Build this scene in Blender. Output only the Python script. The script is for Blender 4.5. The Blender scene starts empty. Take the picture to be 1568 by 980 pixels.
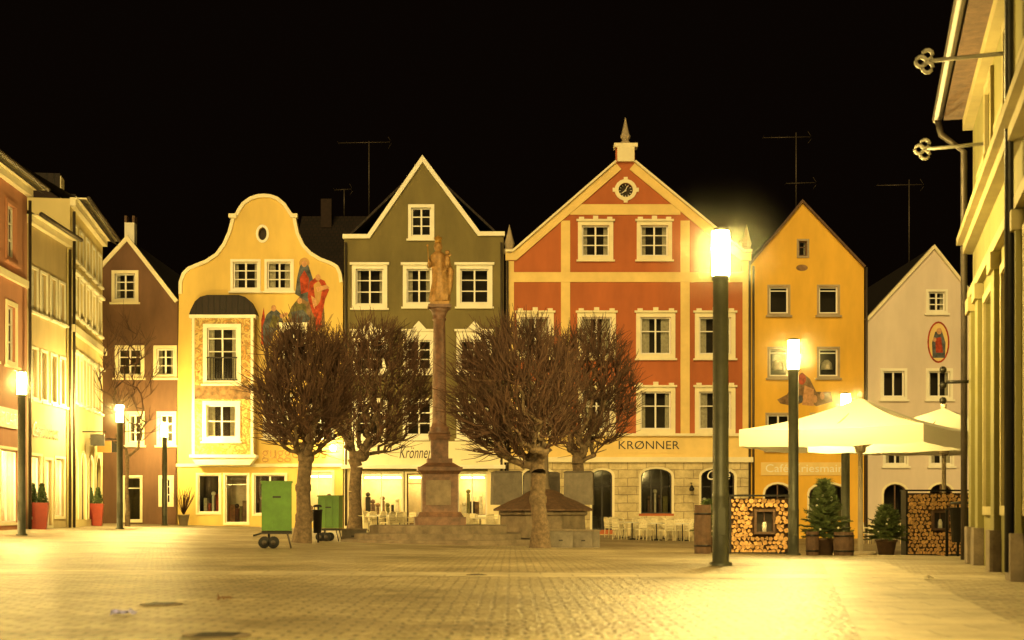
import bpy, math, random
from mathutils import Vector, Matrix
from mathutils.geometry import tessellate_polygon
import numpy as np
random.seed(7)
EYE=0.8; FOC=2178.0; CX=784.0; HZ=783.0
scene=bpy.context.scene

def gz(x,y):
    k=.024*min(1,max(0,(y-21)/25.0)); xx=min(max(x,-20),12)
    return -k*(xx+12)

# ------------------------------------------------------------ materials
def M(name,col,rough=.8,var=.15,scale=1.5,bump=0.0,bscale=40,metal=0.0,emit=None,es=0.0,streak=False):
    m=bpy.data.materials.new(name); m.use_nodes=True
    nt=m.node_tree; N=nt.nodes; L=nt.links; b=N['Principled BSDF']
    b.inputs['Roughness'].default_value=rough; b.inputs['Metallic'].default_value=metal
    tc=N.new('ShaderNodeTexCoord')
    n1=N.new('ShaderNodeTexNoise'); n1.inputs['Scale'].default_value=scale; n1.inputs['Detail'].default_value=4; n1.inputs['Roughness'].default_value=.65
    if streak:
        mp=N.new('ShaderNodeMapping'); mp.inputs['Scale'].default_value=(1,1,.35)
        L.new(tc.outputs['Object'],mp.inputs[0]); L.new(mp.outputs[0],n1.inputs['Vector'])
    else: L.new(tc.outputs['Object'],n1.inputs['Vector'])
    cr=N.new('ShaderNodeValToRGB'); cr.color_ramp.elements[0].position=.3; cr.color_ramp.elements[1].position=.7
    c=col
    cr.color_ramp.elements[0].color=(c[0]*(1-var),c[1]*(1-var),c[2]*(1-var),1)
    cr.color_ramp.elements[1].color=(min(1,c[0]*(1+var)),min(1,c[1]*(1+var)),min(1,c[2]*(1+var)),1)
    L.new(n1.outputs['Fac'],cr.inputs[0]); L.new(cr.outputs[0],b.inputs['Base Color'])
    if bump>0:
        n2=N.new('ShaderNodeTexNoise'); n2.inputs['Scale'].default_value=bscale; n2.inputs['Detail'].default_value=2
        L.new(tc.outputs['Object'],n2.inputs['Vector'])
        bp=N.new('ShaderNodeBump'); bp.inputs['Strength'].default_value=bump; bp.inputs['Distance'].default_value=.02
        L.new(n2.outputs['Fac'],bp.inputs['Height']); L.new(bp.outputs[0],b.inputs['Normal'])
    if emit:
        b.inputs['Emission Color'].default_value=(*emit,1); b.inputs['Emission Strength'].default_value=es
    return m

def glass_mat():
    m=bpy.data.materials.new('window_glass'); m.use_nodes=True; nt=m.node_tree; N=nt.nodes; L=nt.links; N.clear()
    o=N.new('ShaderNodeOutputMaterial'); t=N.new('ShaderNodeBsdfTransparent'); t.inputs[0].default_value=(.8,.82,.8,1)
    g=N.new('ShaderNodeBsdfGlossy'); g.inputs['Roughness'].default_value=.04
    f=N.new('ShaderNodeFresnel'); f.inputs[0].default_value=1.7; mx=N.new('ShaderNodeMixShader')
    L.new(f.outputs[0],mx.inputs[0]); L.new(t.outputs[0],mx.inputs[1]); L.new(g.outputs[0],mx.inputs[2]); L.new(mx.outputs[0],o.inputs[0])
    return m
def fabric_mat(name,col,tr=.5):
    m=bpy.data.materials.new(name); m.use_nodes=True; nt=m.node_tree; N=nt.nodes; L=nt.links; N.clear()
    o=N.new('ShaderNodeOutputMaterial'); d=N.new('ShaderNodeBsdfDiffuse'); t=N.new('ShaderNodeBsdfTranslucent')
    n=N.new('ShaderNodeTexNoise'); n.inputs['Scale'].default_value=1.3; n.inputs['Detail'].default_value=5
    cr=N.new('ShaderNodeValToRGB'); cr.color_ramp.elements[0].color=(col[0]*.85,col[1]*.85,col[2]*.83,1); cr.color_ramp.elements[1].color=(*col,1)
    L.new(n.outputs['Fac'],cr.inputs[0]); L.new(cr.outputs[0],d.inputs[0]); L.new(cr.outputs[0],t.inputs[0])
    mx=N.new('ShaderNodeMixShader'); mx.inputs[0].default_value=tr
    L.new(d.outputs[0],mx.inputs[1]); L.new(t.outputs[0],mx.inputs[2]); L.new(mx.outputs[0],o.inputs[0])
    return m
def brick_mat(name,c1,c2,mortar,bw,bh,ms=.02,rough=.8,axis='xz',bump=.6,patch=None,dist=.02,offset=.5,lo=(.55,.53,.5)):
    m=bpy.data.materials.new(name); m.use_nodes=True; nt=m.node_tree; N=nt.nodes; L=nt.links; b=N['Principled BSDF']
    b.inputs['Roughness'].default_value=rough
    tc=N.new('ShaderNodeTexCoord'); sx=N.new('ShaderNodeSeparateXYZ'); cb=N.new('ShaderNodeCombineXYZ')
    L.new(tc.outputs['Object'],sx.inputs[0])
    if axis=='xz': L.new(sx.outputs[0],cb.inputs[0]); L.new(sx.outputs[2],cb.inputs[1])
    else: L.new(sx.outputs[0],cb.inputs[0]); L.new(sx.outputs[1],cb.inputs[1])
    br=N.new('ShaderNodeTexBrick'); br.inputs['Scale'].default_value=1; br.inputs['Brick Width'].default_value=bw; br.inputs['Row Height'].default_value=bh
    br.inputs['Mortar Size'].default_value=ms; br.inputs['Mortar Smooth'].default_value=.3; br.offset=offset
    br.inputs['Color1'].default_value=(*c1,1); br.inputs['Color2'].default_value=(*c2,1); br.inputs['Mortar'].default_value=(*mortar,1)
    nd=N.new('ShaderNodeTexNoise'); nd.inputs['Scale'].default_value=3; va=N.new('ShaderNodeVectorMath'); va.operation='SCALE'; va.inputs['Scale'].default_value=.08
    L.new(tc.outputs['Object'],nd.inputs['Vector']); L.new(nd.outputs['Color'],va.inputs[0])
    ad=N.new('ShaderNodeVectorMath'); ad.operation='ADD'; L.new(cb.outputs[0],ad.inputs[0]); L.new(va.outputs[0],ad.inputs[1]); L.new(ad.outputs[0],br.inputs['Vector'])
    n1=N.new('ShaderNodeTexNoise'); n1.inputs['Scale'].default_value=patch or .8; n1.inputs['Detail'].default_value=10; n1.inputs['Roughness'].default_value=.76
    L.new(tc.outputs['Object'],n1.inputs['Vector'])
    cr=N.new('ShaderNodeValToRGB'); cr.color_ramp.elements[0].position=.38; cr.color_ramp.elements[1].position=.62
    cr.color_ramp.elements[0].color=(*lo,1); cr.color_ramp.elements[1].color=(1,1,1,1)
    mx=N.new('ShaderNodeMix'); mx.data_type='RGBA'; mx.blend_type='MULTIPLY'; mx.inputs[0].default_value=1
    L.new(n1.outputs['Fac'],cr.inputs[0]); L.new(br.outputs['Color'],mx.inputs[6]); L.new(cr.outputs[0],mx.inputs[7]); L.new(mx.outputs[2],b.inputs['Base Color'])
    n2=N.new('ShaderNodeTexNoise'); n2.inputs['Scale'].default_value=14; L.new(tc.outputs['Object'],n2.inputs['Vector'])
    sb=N.new('ShaderNodeMath'); sb.operation='MULTIPLY_ADD'; sb.inputs[1].default_value=.9; L.new(n2.outputs['Fac'],sb.inputs[0])
    iv=N.new('ShaderNodeMath'); iv.operation='SUBTRACT'; iv.inputs[0].default_value=1; L.new(br.outputs['Fac'],iv.inputs[1]); L.new(iv.outputs[0],sb.inputs[2])
    bp=N.new('ShaderNodeBump'); bp.inputs['Strength'].default_value=bump; bp.inputs['Distance'].default_value=dist
    L.new(sb.outputs[0],bp.inputs['Height']); L.new(bp.outputs[0],b.inputs['Normal'])
    return m
def fresco_mat(name,base,cols,scale):
    m=bpy.data.materials.new(name); m.use_nodes=True; nt=m.node_tree; N=nt.nodes; L=nt.links; b=N['Principled BSDF']; b.inputs['Roughness'].default_value=.9
    tc=N.new('ShaderNodeTexCoord'); v=N.new('ShaderNodeTexNoise'); v.inputs['Scale'].default_value=scale; v.inputs['Detail'].default_value=5; v.inputs['Distortion'].default_value=2.2
    L.new(tc.outputs['Object'],v.inputs['Vector'])
    cr=N.new('ShaderNodeValToRGB'); e=cr.color_ramp.elements
    e[0].position=.3; e[0].color=(*cols[0],1); e[1].position=.72; e[1].color=(*cols[-1],1)
    k=len(cols)
    for i,c in enumerate(cols[1:-1]):
        q=e.new(.3+.42*(i+1)/(k-1)); q.color=(*c,1)
    q=e.new(.5); q.color=(*base,1)
    L.new(v.outputs['Fac'],cr.inputs[0]); L.new(cr.outputs[0],b.inputs['Base Color'])
    return m

m_trim=M('cream_trim',(.78,.72,.5),.7,.07)
m_white=M('white_trim',(.8,.78,.66),.7,.07)
m_frame=M('white_window_frame',(.78,.77,.7),.5,.04)
m_glass=glass_mat()
m_dark=M('dark_interior',(.035,.028,.02),.9)
m_curtain=M('curtain',(.6,.55,.42),.9,.25,8)
m_tile=brick_mat('roof_tiles',(.022,.012,.009),(.015,.009,.008),(.006,.005,.004),.3,.3,.03,.75,'xy',.8)
m_darkbrick=M('dark_chimney_brick',(.025,.014,.01),.9,.3,5)
m_metal=M('dark_metal',(.035,.033,.03),.45,.2,5,metal=.7)
m_zinc=M('zinc_pipe',(.09,.075,.06),.5,.2,4,metal=.6)
m_lampp=M('lamp_pole_paint',(.075,.08,.055),.45,.25,3,.15,60,metal=.3)
m_bark=M('tree_bark',(.13,.09,.052),.9,.5,9,.9,30)
m_twig=M('tree_twigs',(.075,.038,.022),.9,.5,2.0)
m_shopwall=M('shop_wall',(.6,.5,.33),.8,.2)
m_gold=M('gold_letter',(.33,.18,.035),.4,.2,metal=.3)
m_iron=M('grey_wrought_iron',(.26,.25,.2),.5,.25,metal=.2)
m_black=M('black_letter',(.03,.025,.02),.5)
m_warm=M('shop_light',(.8,.7,.4),.5,0,emit=(1,.78,.3),es=26)
m_brown=M('brown_plaster',(.14,.075,.045),.9,.25,.8,.3,60,streak=True)
m_yel=M('yellow_plaster',(.66,.48,.14),.85,.17,.5,.25,60,streak=True)
m_yel_g=M('pale_yellow_plaster',(.76,.68,.42),.85,.12,.6,.25,60,streak=True)
m_olive=M('olive_plaster',(.15,.125,.047),.85,.24,.6,.6,22,streak=True)
m_red=M('red_plaster',(.40,.115,.038),.85,.2,.5,.4,40,streak=True)
m_kband=M('pale_band_plaster',(.74,.56,.22),.85,.12,.7)
m_rust=brick_mat('rusticated_stone',(.72,.62,.36),(.64,.54,.31),(.36,.29,.17),.95,.42,.02,.85,'xz',.8)
m_orange=M('golden_plaster',(.72,.43,.055),.85,.17,.5,.25,60,streak=True)
m_wh=M('rose_white_plaster',(.66,.575,.5),.85,.12,.5,.25,60,streak=True)
m_sill=M('stone_sill',(.35,.29,.2),.8,.2)
m_pink=M('pink_plaster',(.42,.19,.11),.85,.15,.5,.25,60,streak=True)
m_beige=M('beige_plaster',(.5,.40,.22),.85,.15,.5,.25,60,streak=True)
m_cream=M('cream_plaster',(.68,.58,.28),.85,.12,.5,.25,60,streak=True)
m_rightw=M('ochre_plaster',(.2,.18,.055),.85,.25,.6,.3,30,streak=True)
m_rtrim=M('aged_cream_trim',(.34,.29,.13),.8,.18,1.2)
m_stone=M('grey_stone',(.18,.14,.095),.85,.35,3,.5,25)
m_marble=M('weathered_column_stone',(.135,.07,.043),.5,.5,4,.3,20)
m_statue=M('weathered_bronze',(.30,.17,.055),.5,.4,7,.3,25,metal=.2)
m_green=M('green_paint',(.08,.2,.022),.4,.2,3)
m_rubber=M('rubber',(.015,.015,.015),.8)
m_log=M('log_end_wood',(.58,.34,.13),.85,.45,14)
m_logbark=M('log_bark',(.10,.055,.03),.95,.4,12)
m_wood=M('weathered_wood',(.11,.062,.036),.75,.35,6,.4,30)
m_fir=M('fir_needles',(.07,.10,.025),.8,.4,6)
m_box=M('boxwood_leaves',(.055,.085,.022),.8,.4,8)
m_pot=M('red_pot',(.34,.045,.025),.4,.15,4)
m_fab=fabric_mat('parasol_fabric',(.85,.83,.73),.5)
m_wrap=M('grey_tarpaulin',(.13,.11,.085),.7,.25,4,.4,12)
m_chair=M('pale_wicker',(.8,.72,.48),.6,.15,12)
m_skin=M('fresco_skin',(.5,.27,.13),.9,.3,6)
m_fred=M('fresco_red',(.33,.045,.015),.9,.7,3.5)
m_fblue=M('fresco_blue',(.08,.09,.10),.9,.7,3)
m_fgrey=M('fresco_brown',(.20,.12,.06),.9,.6,3)
m_fgreen=M('fresco_green',(.13,.12,.04),.9,.6,3)
m_fresco=fresco_mat('fresco_bay',(.5,.35,.12),[(.25,.09,.03),(.55,.42,.16),(.2,.17,.07),(.5,.25,.06),(.62,.5,.25)],1.9)
def lampmat(name,col,st):
    m=bpy.data.materials.new(name); m.use_nodes=True
    b=m.node_tree.nodes['Principled BSDF']; b.inputs['Base Color'].default_value=(.9,.85,.7,1)
    b.inputs['Emission Color'].default_value=(*col,1); b.inputs['Emission Strength'].default_value=st; return m
m_lampg=lampmat('lamp_diffuser',(1,.70,.20),1500)
m_lantern=lampmat('lantern_glass',(1,.8,.3),260)
# scatter balls added to imitate the lens halo: density fades smoothly to nothing
m_halo=bpy.data.materials.new('lamp_halo_scatter'); m_halo.use_nodes=True
_n=m_halo.node_tree; _n.nodes.clear(); _o=_n.nodes.new('ShaderNodeOutputMaterial'); _v=_n.nodes.new('ShaderNodeVolumeScatter')
_v.inputs['Color'].default_value=(.98,1,.8,1); _n.links.new(_v.outputs[0],_o.inputs['Volume'])
_t=_n.nodes.new('ShaderNodeTexCoord'); _d=_n.nodes.new('ShaderNodeVectorMath'); _d.operation='DISTANCE'; _d.inputs[1].default_value=(.5,.5,.5)
_n.links.new(_t.outputs['Generated'],_d.inputs[0])
_r=_n.nodes.new('ShaderNodeMapRange'); _r.inputs[1].default_value=0; _r.inputs[2].default_value=.49; _r.inputs[3].default_value=1; _r.inputs[4].default_value=0; _r.clamp=True
_n.links.new(_d.outputs['Value'],_r.inputs[0])
_p=_n.nodes.new('ShaderNodeMath'); _p.operation='POWER'; _p.inputs[1].default_value=2.4; _n.links.new(_r.outputs[0],_p.inputs[0])
_m=_n.nodes.new('ShaderNodeMath'); _m.operation='MULTIPLY'; _m.inputs[1].default_value=.032; _n.links.new(_p.outputs[0],_m.inputs[0]); _n.links.new(_m.outputs[0],_v.inputs['Density'])

# ------------------------------------------------------------ mesh helpers
class Buf:
    def __init__(s): s.v=[];s.f=[];s.m=[];s.sm=[];s.mats=[]
    def mi(s,mat):
        if mat not in s.mats: s.mats.append(mat)
        return s.mats.index(mat)
    def add(s,vs,fs,mat,smooth=False):
        o=len(s.v); s.v.extend(vs); i=s.mi(mat)
        for f in fs: s.f.append([a+o for a in f]); s.m.append(i); s.sm.append(smooth)
    def mesh(s,name,loc):
        me=bpy.data.meshes.new(name)
        me.from_pydata([(v[0]-loc[0],v[1]-loc[1],v[2]-loc[2]) for v in s.v],[],s.f)
        for m in s.mats: me.materials.append(m)
        me.polygons.foreach_set('material_index',s.m); me.polygons.foreach_set('use_smooth',s.sm)
        me.update(); return me
class Obj:
    def __init__(s,name,loc): s.name=name; s.loc=loc; s.parts={}; s.holes=[]
    def p(s,n):
        if n not in s.parts: s.parts[n]=Buf()
        return s.parts[n]
    def build(s):
        if len(s.parts)==1:
            b=list(s.parts.values())[0]; o=bpy.data.objects.new(s.name,b.mesh(s.name,s.loc)); o.location=s.loc
            scene.collection.objects.link(o); return o
        e=bpy.data.objects.new(s.name,None); e.location=s.loc; e.empty_display_size=.3; scene.collection.objects.link(e)
        for n,b in s.parts.items():
            if not b.v: continue
            o=bpy.data.objects.new(n,b.mesh(n,s.loc)); o.parent=e; scene.collection.objects.link(o)
        return e
BOXF=[(0,1,3,2),(4,6,7,5),(0,4,5,1),(2,3,7,6),(0,2,6,4),(1,5,7,3)]
class Frame:
    """wall-local frame: u along wall, v up, w outwards"""
    def __init__(s,A,d,n):
        s.A=Vector(A); s.d=Vector(d).normalized(); s.n=Vector(n).normalized()
    def P(s,u,v,w): q=s.A+s.d*u+s.n*w; return (q.x,q.y,v)
def box(b,F,u0,u1,v0,v1,w0,w1,mat):
    vs=[F.P(u,v,w) for u in (u0,u1) for v in (v0,v1) for w in (w0,w1)]
    b.add(vs,BOXF,mat)
def prism(b,F,pts,w0,w1,mat,cap=True,smooth=False):
    n=len(pts); vs=[F.P(u,v,w0) for u,v in pts]+[F.P(u,v,w1) for u,v in pts]
    fs=[(i,(i+1)%n,n+(i+1)%n,n+i) for i in range(n)]
    if cap:
        tr=tessellate_polygon([[Vector((u,v,0)) for u,v in pts]])
        fs+= [tuple(t) for t in tr]+[tuple(n+i for i in t) for t in tr]
    b.add(vs,fs,mat,smooth)
def wbox(b,cx,cy,z0,sx,sy,sz,mat,rot=0,tap=1.0):
    c,s=math.cos(rot),math.sin(rot); vs=[]
    for ux in(-1,1):
        for z in (0,1):
            for uy in (-1,1):
                k=1 if z==0 else tap
                x=ux*sx/2*k; y=uy*sy/2*k
                vs.append((cx+x*c-y*s,cy+x*s+y*c,z0+z*sz))
    b.add(vs,BOXF,mat)
def tube(b,pts,rad,sides,mat,smooth=True,cap=True):
    pts=[Vector(p) for p in pts]; vs=[];fs=[]; n=len(pts)
    for i,p in enumerate(pts):
        t=(pts[min(i+1,n-1)]-pts[max(i-1,0)])
        if t.length<1e-6: t=Vector((0,0,1))
        t.normalize(); a=Vector((0,0,1)) if abs(t.z)<.9 else Vector((1,0,0))
        x=t.cross(a).normalized(); y=t.cross(x)
        r=rad[i] if hasattr(rad,'__len__') else rad
        for k in range(sides):
            an=2*math.pi*k/sides; q=p+x*(r*math.cos(an))+y*(r*math.sin(an)); vs.append((q.x,q.y,q.z))
    for i in range(n-1):
        for k in range(sides):
            fs.append((i*sides+k,i*sides+(k+1)%sides,(i+1)*sides+(k+1)%sides,(i+1)*sides+k))
    if cap and sides>3: fs.append(tuple(range(sides-1,-1,-1))); fs.append(tuple((n-1)*sides+k for k in range(sides)))
    b.add(vs,fs,mat,smooth)
def lathe(b,cx,cy,prof,seg,mat,smooth=True,rot=0,sx=1,sy=1):
    vs=[];fs=[]
    for r,z in prof:
        for k in range(seg):
            a=2*math.pi*k/seg+rot; vs.append((cx+r*math.cos(a)*sx,cy+r*math.sin(a)*sy,z))
    n=len(prof)
    for i in range(n-1):
        for k in range(seg): fs.append((i*seg+k,i*seg+(k+1)%seg,(i+1)*seg+(k+1)%seg,(i+1)*seg+k))
    fs.append(tuple(range(seg-1,-1,-1))); fs.append(tuple((n-1)*seg+k for k in range(seg)))
    b.add(vs,fs,mat,smooth)
def ball(b,c,r,mat,seg=12,rings=8,sc=(1,1,1)):
    prof=[(max(.001,math.sin(math.pi*i/rings))*r,c[2]-math.cos(math.pi*i/rings)*r*sc[2]) for i in range(rings+1)]
    lathe(b,c[0],c[1],prof,seg,mat,True,0,sc[0],sc[1])
def ribbon(b,F,pts,width,w0,w1,mat):
    """strip along polyline, offset to the right-hand side"""
    P=[Vector(p) for p in pts]; n=len(P); off=[]
    for i in range(n):
        d1=(P[i]-P[i-1]).normalized() if i>0 else None
        d2=(P[i+1]-P[i]).normalized() if i<n-1 else None
        if d1 is None: d1=d2
        if d2 is None: d2=d1
        n1=Vector((d1.y,-d1.x)); n2=Vector((d2.y,-d2.x)); m=(n1+n2)
        if m.length<1e-4: m=n1
        m.normalize(); off.append(P[i]+m*(width/max(.5,m.dot(n1))))
    for i in range(n-1):
        prism(b,F,[P[i],P[i+1],off[i+1],off[i]],w0,w1,mat)
def wall(b,F,outline,holes,mat,thick=.4,reveal=.2):
    loops=[[Vector((u,v,0)) for u,v in outline]]+[[Vector((u,v,0)) for u,v in h] for h in holes]
    flat=[p for l in loops for p in l]
    tr=tessellate_polygon(loops)
    b.add([F.P(p.x,p.y,0) for p in flat],[tuple(t) for t in tr],mat)
    n=len(outline)
    b.add([F.P(u,v,0) for u,v in outline]+[F.P(u,v,-thick) for u,v in outline],[(i,(i+1)%n,n+(i+1)%n,n+i) for i in range(n)],mat)
    for h in holes:
        n=len(h); b.add([F.P(u,v,0) for u,v in h]+[F.P(u,v,-reveal) for u,v in h],[(i,(i+1)%n,n+(i+1)%n,n+i) for i in range(n)],mat)
def arc_top(u0,u1,v0,v1,rise,n=8):
    c=(u0+u1)/2; hw=(u1-u0)/2
    return [(u0,v0),(u1,v0)]+[(c+hw*math.cos(math.pi*i/n),v1-rise+rise*math.sin(math.pi*i/n)) for i in range(n+1)]
def window(H,F,u0,u1,v0,v1,sur=.16,smat=None,hood=None,sill=True,bars=(.36,.68),mull=1,curt=None,arch=0,inner=m_dark,depth=.6,proud=.05,fr=.075,fmat=None,ov=0):
    smat=smat or m_trim; fmat=fmat or m_frame
    if curt is None: curt=random.random()<.45
    a,b_,c,d=u0+sur,u1-sur,v0+sur,v1-sur
    W=H.p('window_trim'); G=H.p('windows')
    loop=arc_top(a,b_,c,d,arch) if arch else [(a,c),(b_,c),(b_,d),(a,d)]
    H.holes.append(loop)
    if sur>0.01:
        if arch:
            outer=arc_top(u0,u1,c,v1,arch+sur*.5)[1:]; inn=loop[1:]
            k=len(outer)
            for i in range(k-1): prism(W,F,[outer[i],outer[i+1],inn[i+1],inn[i]],-.0,proud,smat)
            prism(W,F,[outer[-1],(u0,c),(a,c),inn[-1]],0,proud,smat)
        else:
            box(W,F,u0,a,c,d,0,proud,smat); box(W,F,b_,u1,c,d,0,proud,smat); box(W,F,u0,u1,d,v1,0,proud+.003,smat); box(W,F,u0,u1,v0,c,0,proud+.003,smat)
    if sill: box(W,F,u0-.08,u1+.08,v0-.09,v0-.002,0,proud+.1,smat)
    if hood=='flat': box(W,F,u0-.1,u1+.1,v1+.002,v1+.12,0,proud+.14,smat)
    if hood=='step':
        m=(u0+u1)/2; h=.13
        box(W,F,u0-.08,u1+.08,v1+.002,v1+.1,0,proud+.1,smat)
        for s in (-1,0,1): box(W,F,m+s*(u1-u0)*.40-.13,m+s*(u1-u0)*.40+.13,v1+.102,v1+.102+h*(1.3 if s==0 else .9),0,proud+.05,smat)
    if hood=='ped':
        m=(u0+u1)/2; h=.42
        box(W,F,u0-.1,u1+.1,v1+.25,v1+.35,0,proud+.14,smat)
        box(W,F,u0,u1,v1+.003,v1+.248,0,proud,smat)
        prism(W,F,[(m-.38,v1+.352),(m+.38,v1+.352),(m,v1+.352+h)],0,proud+.1,smat)
    t=fr; top=d-arch*.0
    w0,w1=-.17,-.10
    if arch:
        o=loop[1:]; cx_=(a+b_)/2; inn=[(cx_+(x-cx_)*(1-2*t/(b_-a)),y-t*.7) for x,y in o]; inn[0]=(o[0][0]-t,o[0][1])
        for i in range(len(o)-1): prism(G,F,[o[i],o[i+1],inn[i+1],inn[i]],w0,w1,fmat)
        box(G,F,a,a+t,c,d-arch,w0,w1-.003,fmat); top=d-.02
    else:
        box(G,F,a,a+t,c,d,w0,w1,fmat); box(G,F,b_-t,b_,c,d,w0,w1,fmat); box(G,F,a+t,b_-t,d-t,d,w0,w1,fmat)
    box(G,F,a+t,b_-t,c,c+t,w0,w1,fmat)
    for i in range(mull):
        m=a+(b_-a)*(i+1)/(mull+1); box(G,F,m-t*.55,m+t*.55,c+t,top-(t if not arch else 0),w0,w1+.004,fmat)
    for q in bars:
        z=c+(d-c)*q; box(G,F,a+t,b_-t,z-t*.33,z+t*.33,w0,w1-.006,fmat)
    g=H.p('window_glass'); n=len(loop)
    g.add([F.P(u,v,-.14) for u,v in loop],[tuple(range(n))],m_glass)
    ib=H.p('interiors'); e=.02
    vs=[F.P(u,v,w) for w in (-.2,-depth) for u,v in ((a-e,c-e),(b_+e,c-e),(b_+e,d+e),(a-e,d+e))]
    ib.add(vs,[(4,5,6,7),(0,1,5,4),(1,2,6,5),(2,3,7,6),(3,0,4,7)],inner)
    if curt:
        cw=(b_-a)*random.uniform(.16,.34)
        for s in (0,1):
            k=9; vs=[];fs=[]
            for i in range(k):
                uu=(a+cw*i/(k-1)) if s==0 else (b_-cw*i/(k-1))
                ww=-.3+.03*math.sin(i*2.3); vs+= [F.P(uu,c,ww),F.P(uu,d,ww)]
            for i in range(k-1): fs.append((2*i,2*i+2,2*i+3,2*i+1))
            ib.add(vs,fs,m_curtain,True)
def shop(H,F,u0,u1,v0,v1,mull=1,lit=True,fmat=None,arch=0,transom=None,sur=.1,smat=None,goods=True,es=None):
    fmat=fmat or m_frame
    window(H,F,u0,u1,v0,v1,sur,smat,None,False,(transom,) if transom else (),mull,False,arch,m_shopwall if lit else m_dark,1.7,.04,.06,fmat)
    ib=H.p('interiors')
    if lit:
        box(ib,F,u0+.2,u1-.2,v1-.32-arch,v1-.26-arch,-1.3,-.7,es or m_warm)
    if goods:
        n=int((u1-u0)/.3)
        for i in range(n):
            uu=u0+.25+(u1-u0-.5)*(i+.5)/n; hh=random.uniform(.15,1.1); ww=random.uniform(.05,.13)
            mt=random.choice([m_fred,m_curtain,m_fgrey,m_wood,m_white,m_fgreen,m_dark])
            box(ib,F,uu-ww,uu+ww,v0+.15,v0+.15+hh,-.9+random.uniform(-.2,.2),-.6,mt)
            if random.random()<.5: ball(ib,F.P(uu,v0+.15+hh+.12,-.7),.12,mt,8,6)
        box(ib,F,u0+.12,u1-.12,v0+.02,v0+.14,-1.1,-.3,m_wood)
def text(H,F,s,u0,u1,v0,hgt,w,mat,shear=0,ext=.02,part='sign_lettering'):
    cu=bpy.data.curves.new('t','FONT'); cu.body=s; cu.extrude=0; cu.shear=shear; cu.resolution_u=3
    o=bpy.data.objects.new('t',cu); scene.collection.objects.link(o); bpy.context.view_layer.update()
    me=bpy.data.meshes.new_from_object(o.evaluated_get(bpy.context.evaluated_depsgraph_get()))
    co=[v.co.copy() for v in me.vertices]; fs=[tuple(p.vertices) for p in me.polygons]
    bpy.data.objects.remove(o); bpy.data.curves.remove(cu)
    if not co: return
    x0=min(c.x for c in co);x1=max(c.x for c in co);y0=min(c.y for c in co);y1=max(c.y for c in co)
    sx=(u1-u0)/(x1-x0); sy=hgt/(y1-y0)
    H.p(part).add([F.P(u0+(c.x-x0)*sx,v0+(c.y-y0)*sy,w) for c in co],fs,mat)
    bpy.data.meshes.remove(me)
def body(H,F,ul,ur,vl,vr,apex,depth=12,roof=None,over=.0,mat=None,wstart=-.4):
    """side walls, back wall and pitched roof behind the facade"""
    roof=roof or m_tile; b=H.p('walls'); r=H.p('roof'); mat=mat or m_brown; z0=-1
    for u,v in ((ul,vl),(ur,vr)):
        b.add([F.P(u,z0,wstart),F.P(u,v,wstart),F.P(u,v,-depth),F.P(u,z0,-depth)],[(0,1,2,3)],mat)
    au,av=apex
    b.add([F.P(ul,z0,-depth),F.P(ul,vl,-depth),F.P(au,av,-depth),F.P(ur,vr,-depth),F.P(ur,z0,-depth)],[(0,1,2,3,4)],mat)
    t=.15
    for (u,v) in ((ul,vl),(ur,vr)):
        d=Vector((u-au,v-av)).normalized()*over; uu,vv=u+d.x,v+d.y
        r.add([F.P(au,av,wstart),F.P(uu,vv,wstart),F.P(uu,vv,-depth-.3),F.P(au,av,-depth-.3),
               F.P(au,av-t,wstart),F.P(uu,vv-t,wstart),F.P(uu,vv-t,-depth-.3),F.P(au,av-t,-depth-.3)],
              [(0,1,2,3),(4,7,6,5),(0,4,5,1),(1,5,6,2),(2,6,7,3)],roof)
def pipe(H,F,u,v0,v1,w=.12,mat=None,r=.06):
    tube(H.p('downpipe'),[F.P(u,v0,w),F.P(u,v1,w)],r,8,mat or m_zinc)
def disc(cx,cy,rx,ry,n=18): return [(cx+rx*math.cos(2*math.pi*i/n),cy+ry*math.sin(2*math.pi*i/n)) for i in range(n)]

# ------------------------------------------------------------ ground
def build_ground():
    xs=[-400,-200,-100,-60,-40]+list(range(-30,31,2))+[40,60,100,200,400]
    ys=[-150,-60,-20]+list(range(-10,81,2))+[100,150,250,450]
    b=Buf(); vs=[(x,y,gz(x,y)) for y in ys for x in xs]; n=len(xs)
    fs=[(j*n+i,j*n+i+1,(j+1)*n+i+1,(j+1)*n+i) for j in range(len(ys)-1) for i in range(n-1)]
    mt=brick_mat('paving_setts',(.60,.50,.31),(.40,.335,.205),(.2,.165,.1),.24,.16,.016,.48,'xy',1.0,.22,.05,.5,(.42,.39,.34))
    b.add(vs,fs,mt,True); o=bpy.data.objects.new('paved_square_ground',b.mesh('ground',(0,0,0))); scene.collection.objects.link(o)
build_ground()
m_slab=brick_mat('light_slab',(.60,.52,.35),(.50,.43,.29),(.3,.25,.16),.8,.5,.014,.5,'xy',.6,.9)
def strip(name,pts,mat,dz=.004):
    b=Buf()
    p=[Vector(q) for q in pts]; N=24; vs=[];fs=[]
    for j in range(N+1):
        for i in range(5):
            q=p[0].lerp(p[1],i/4).lerp(p[3].lerp(p[2],i/4),j/N); vs.append((q.x,q.y,gz(q.x,q.y)+dz))
    for j in range(N):
        for i in range(4): fs.append((j*5+i,j*5+i+1,(j+1)*5+i+1,(j+1)*5+i))
    b.add(vs,fs,mat,True); o=bpy.data.objects.new(name,b.mesh(name,(0,0,0))); scene.collection.objects.link(o)
strip('slab_walkway',[(-20,20.0),(14,15.5),(14,16.6),(-20,21.3)],m_slab)
strip('slab_walkway',[(1.2,4),(2.4,4),(6.2,24),(5.2,24)],m_slab,.008)

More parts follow.
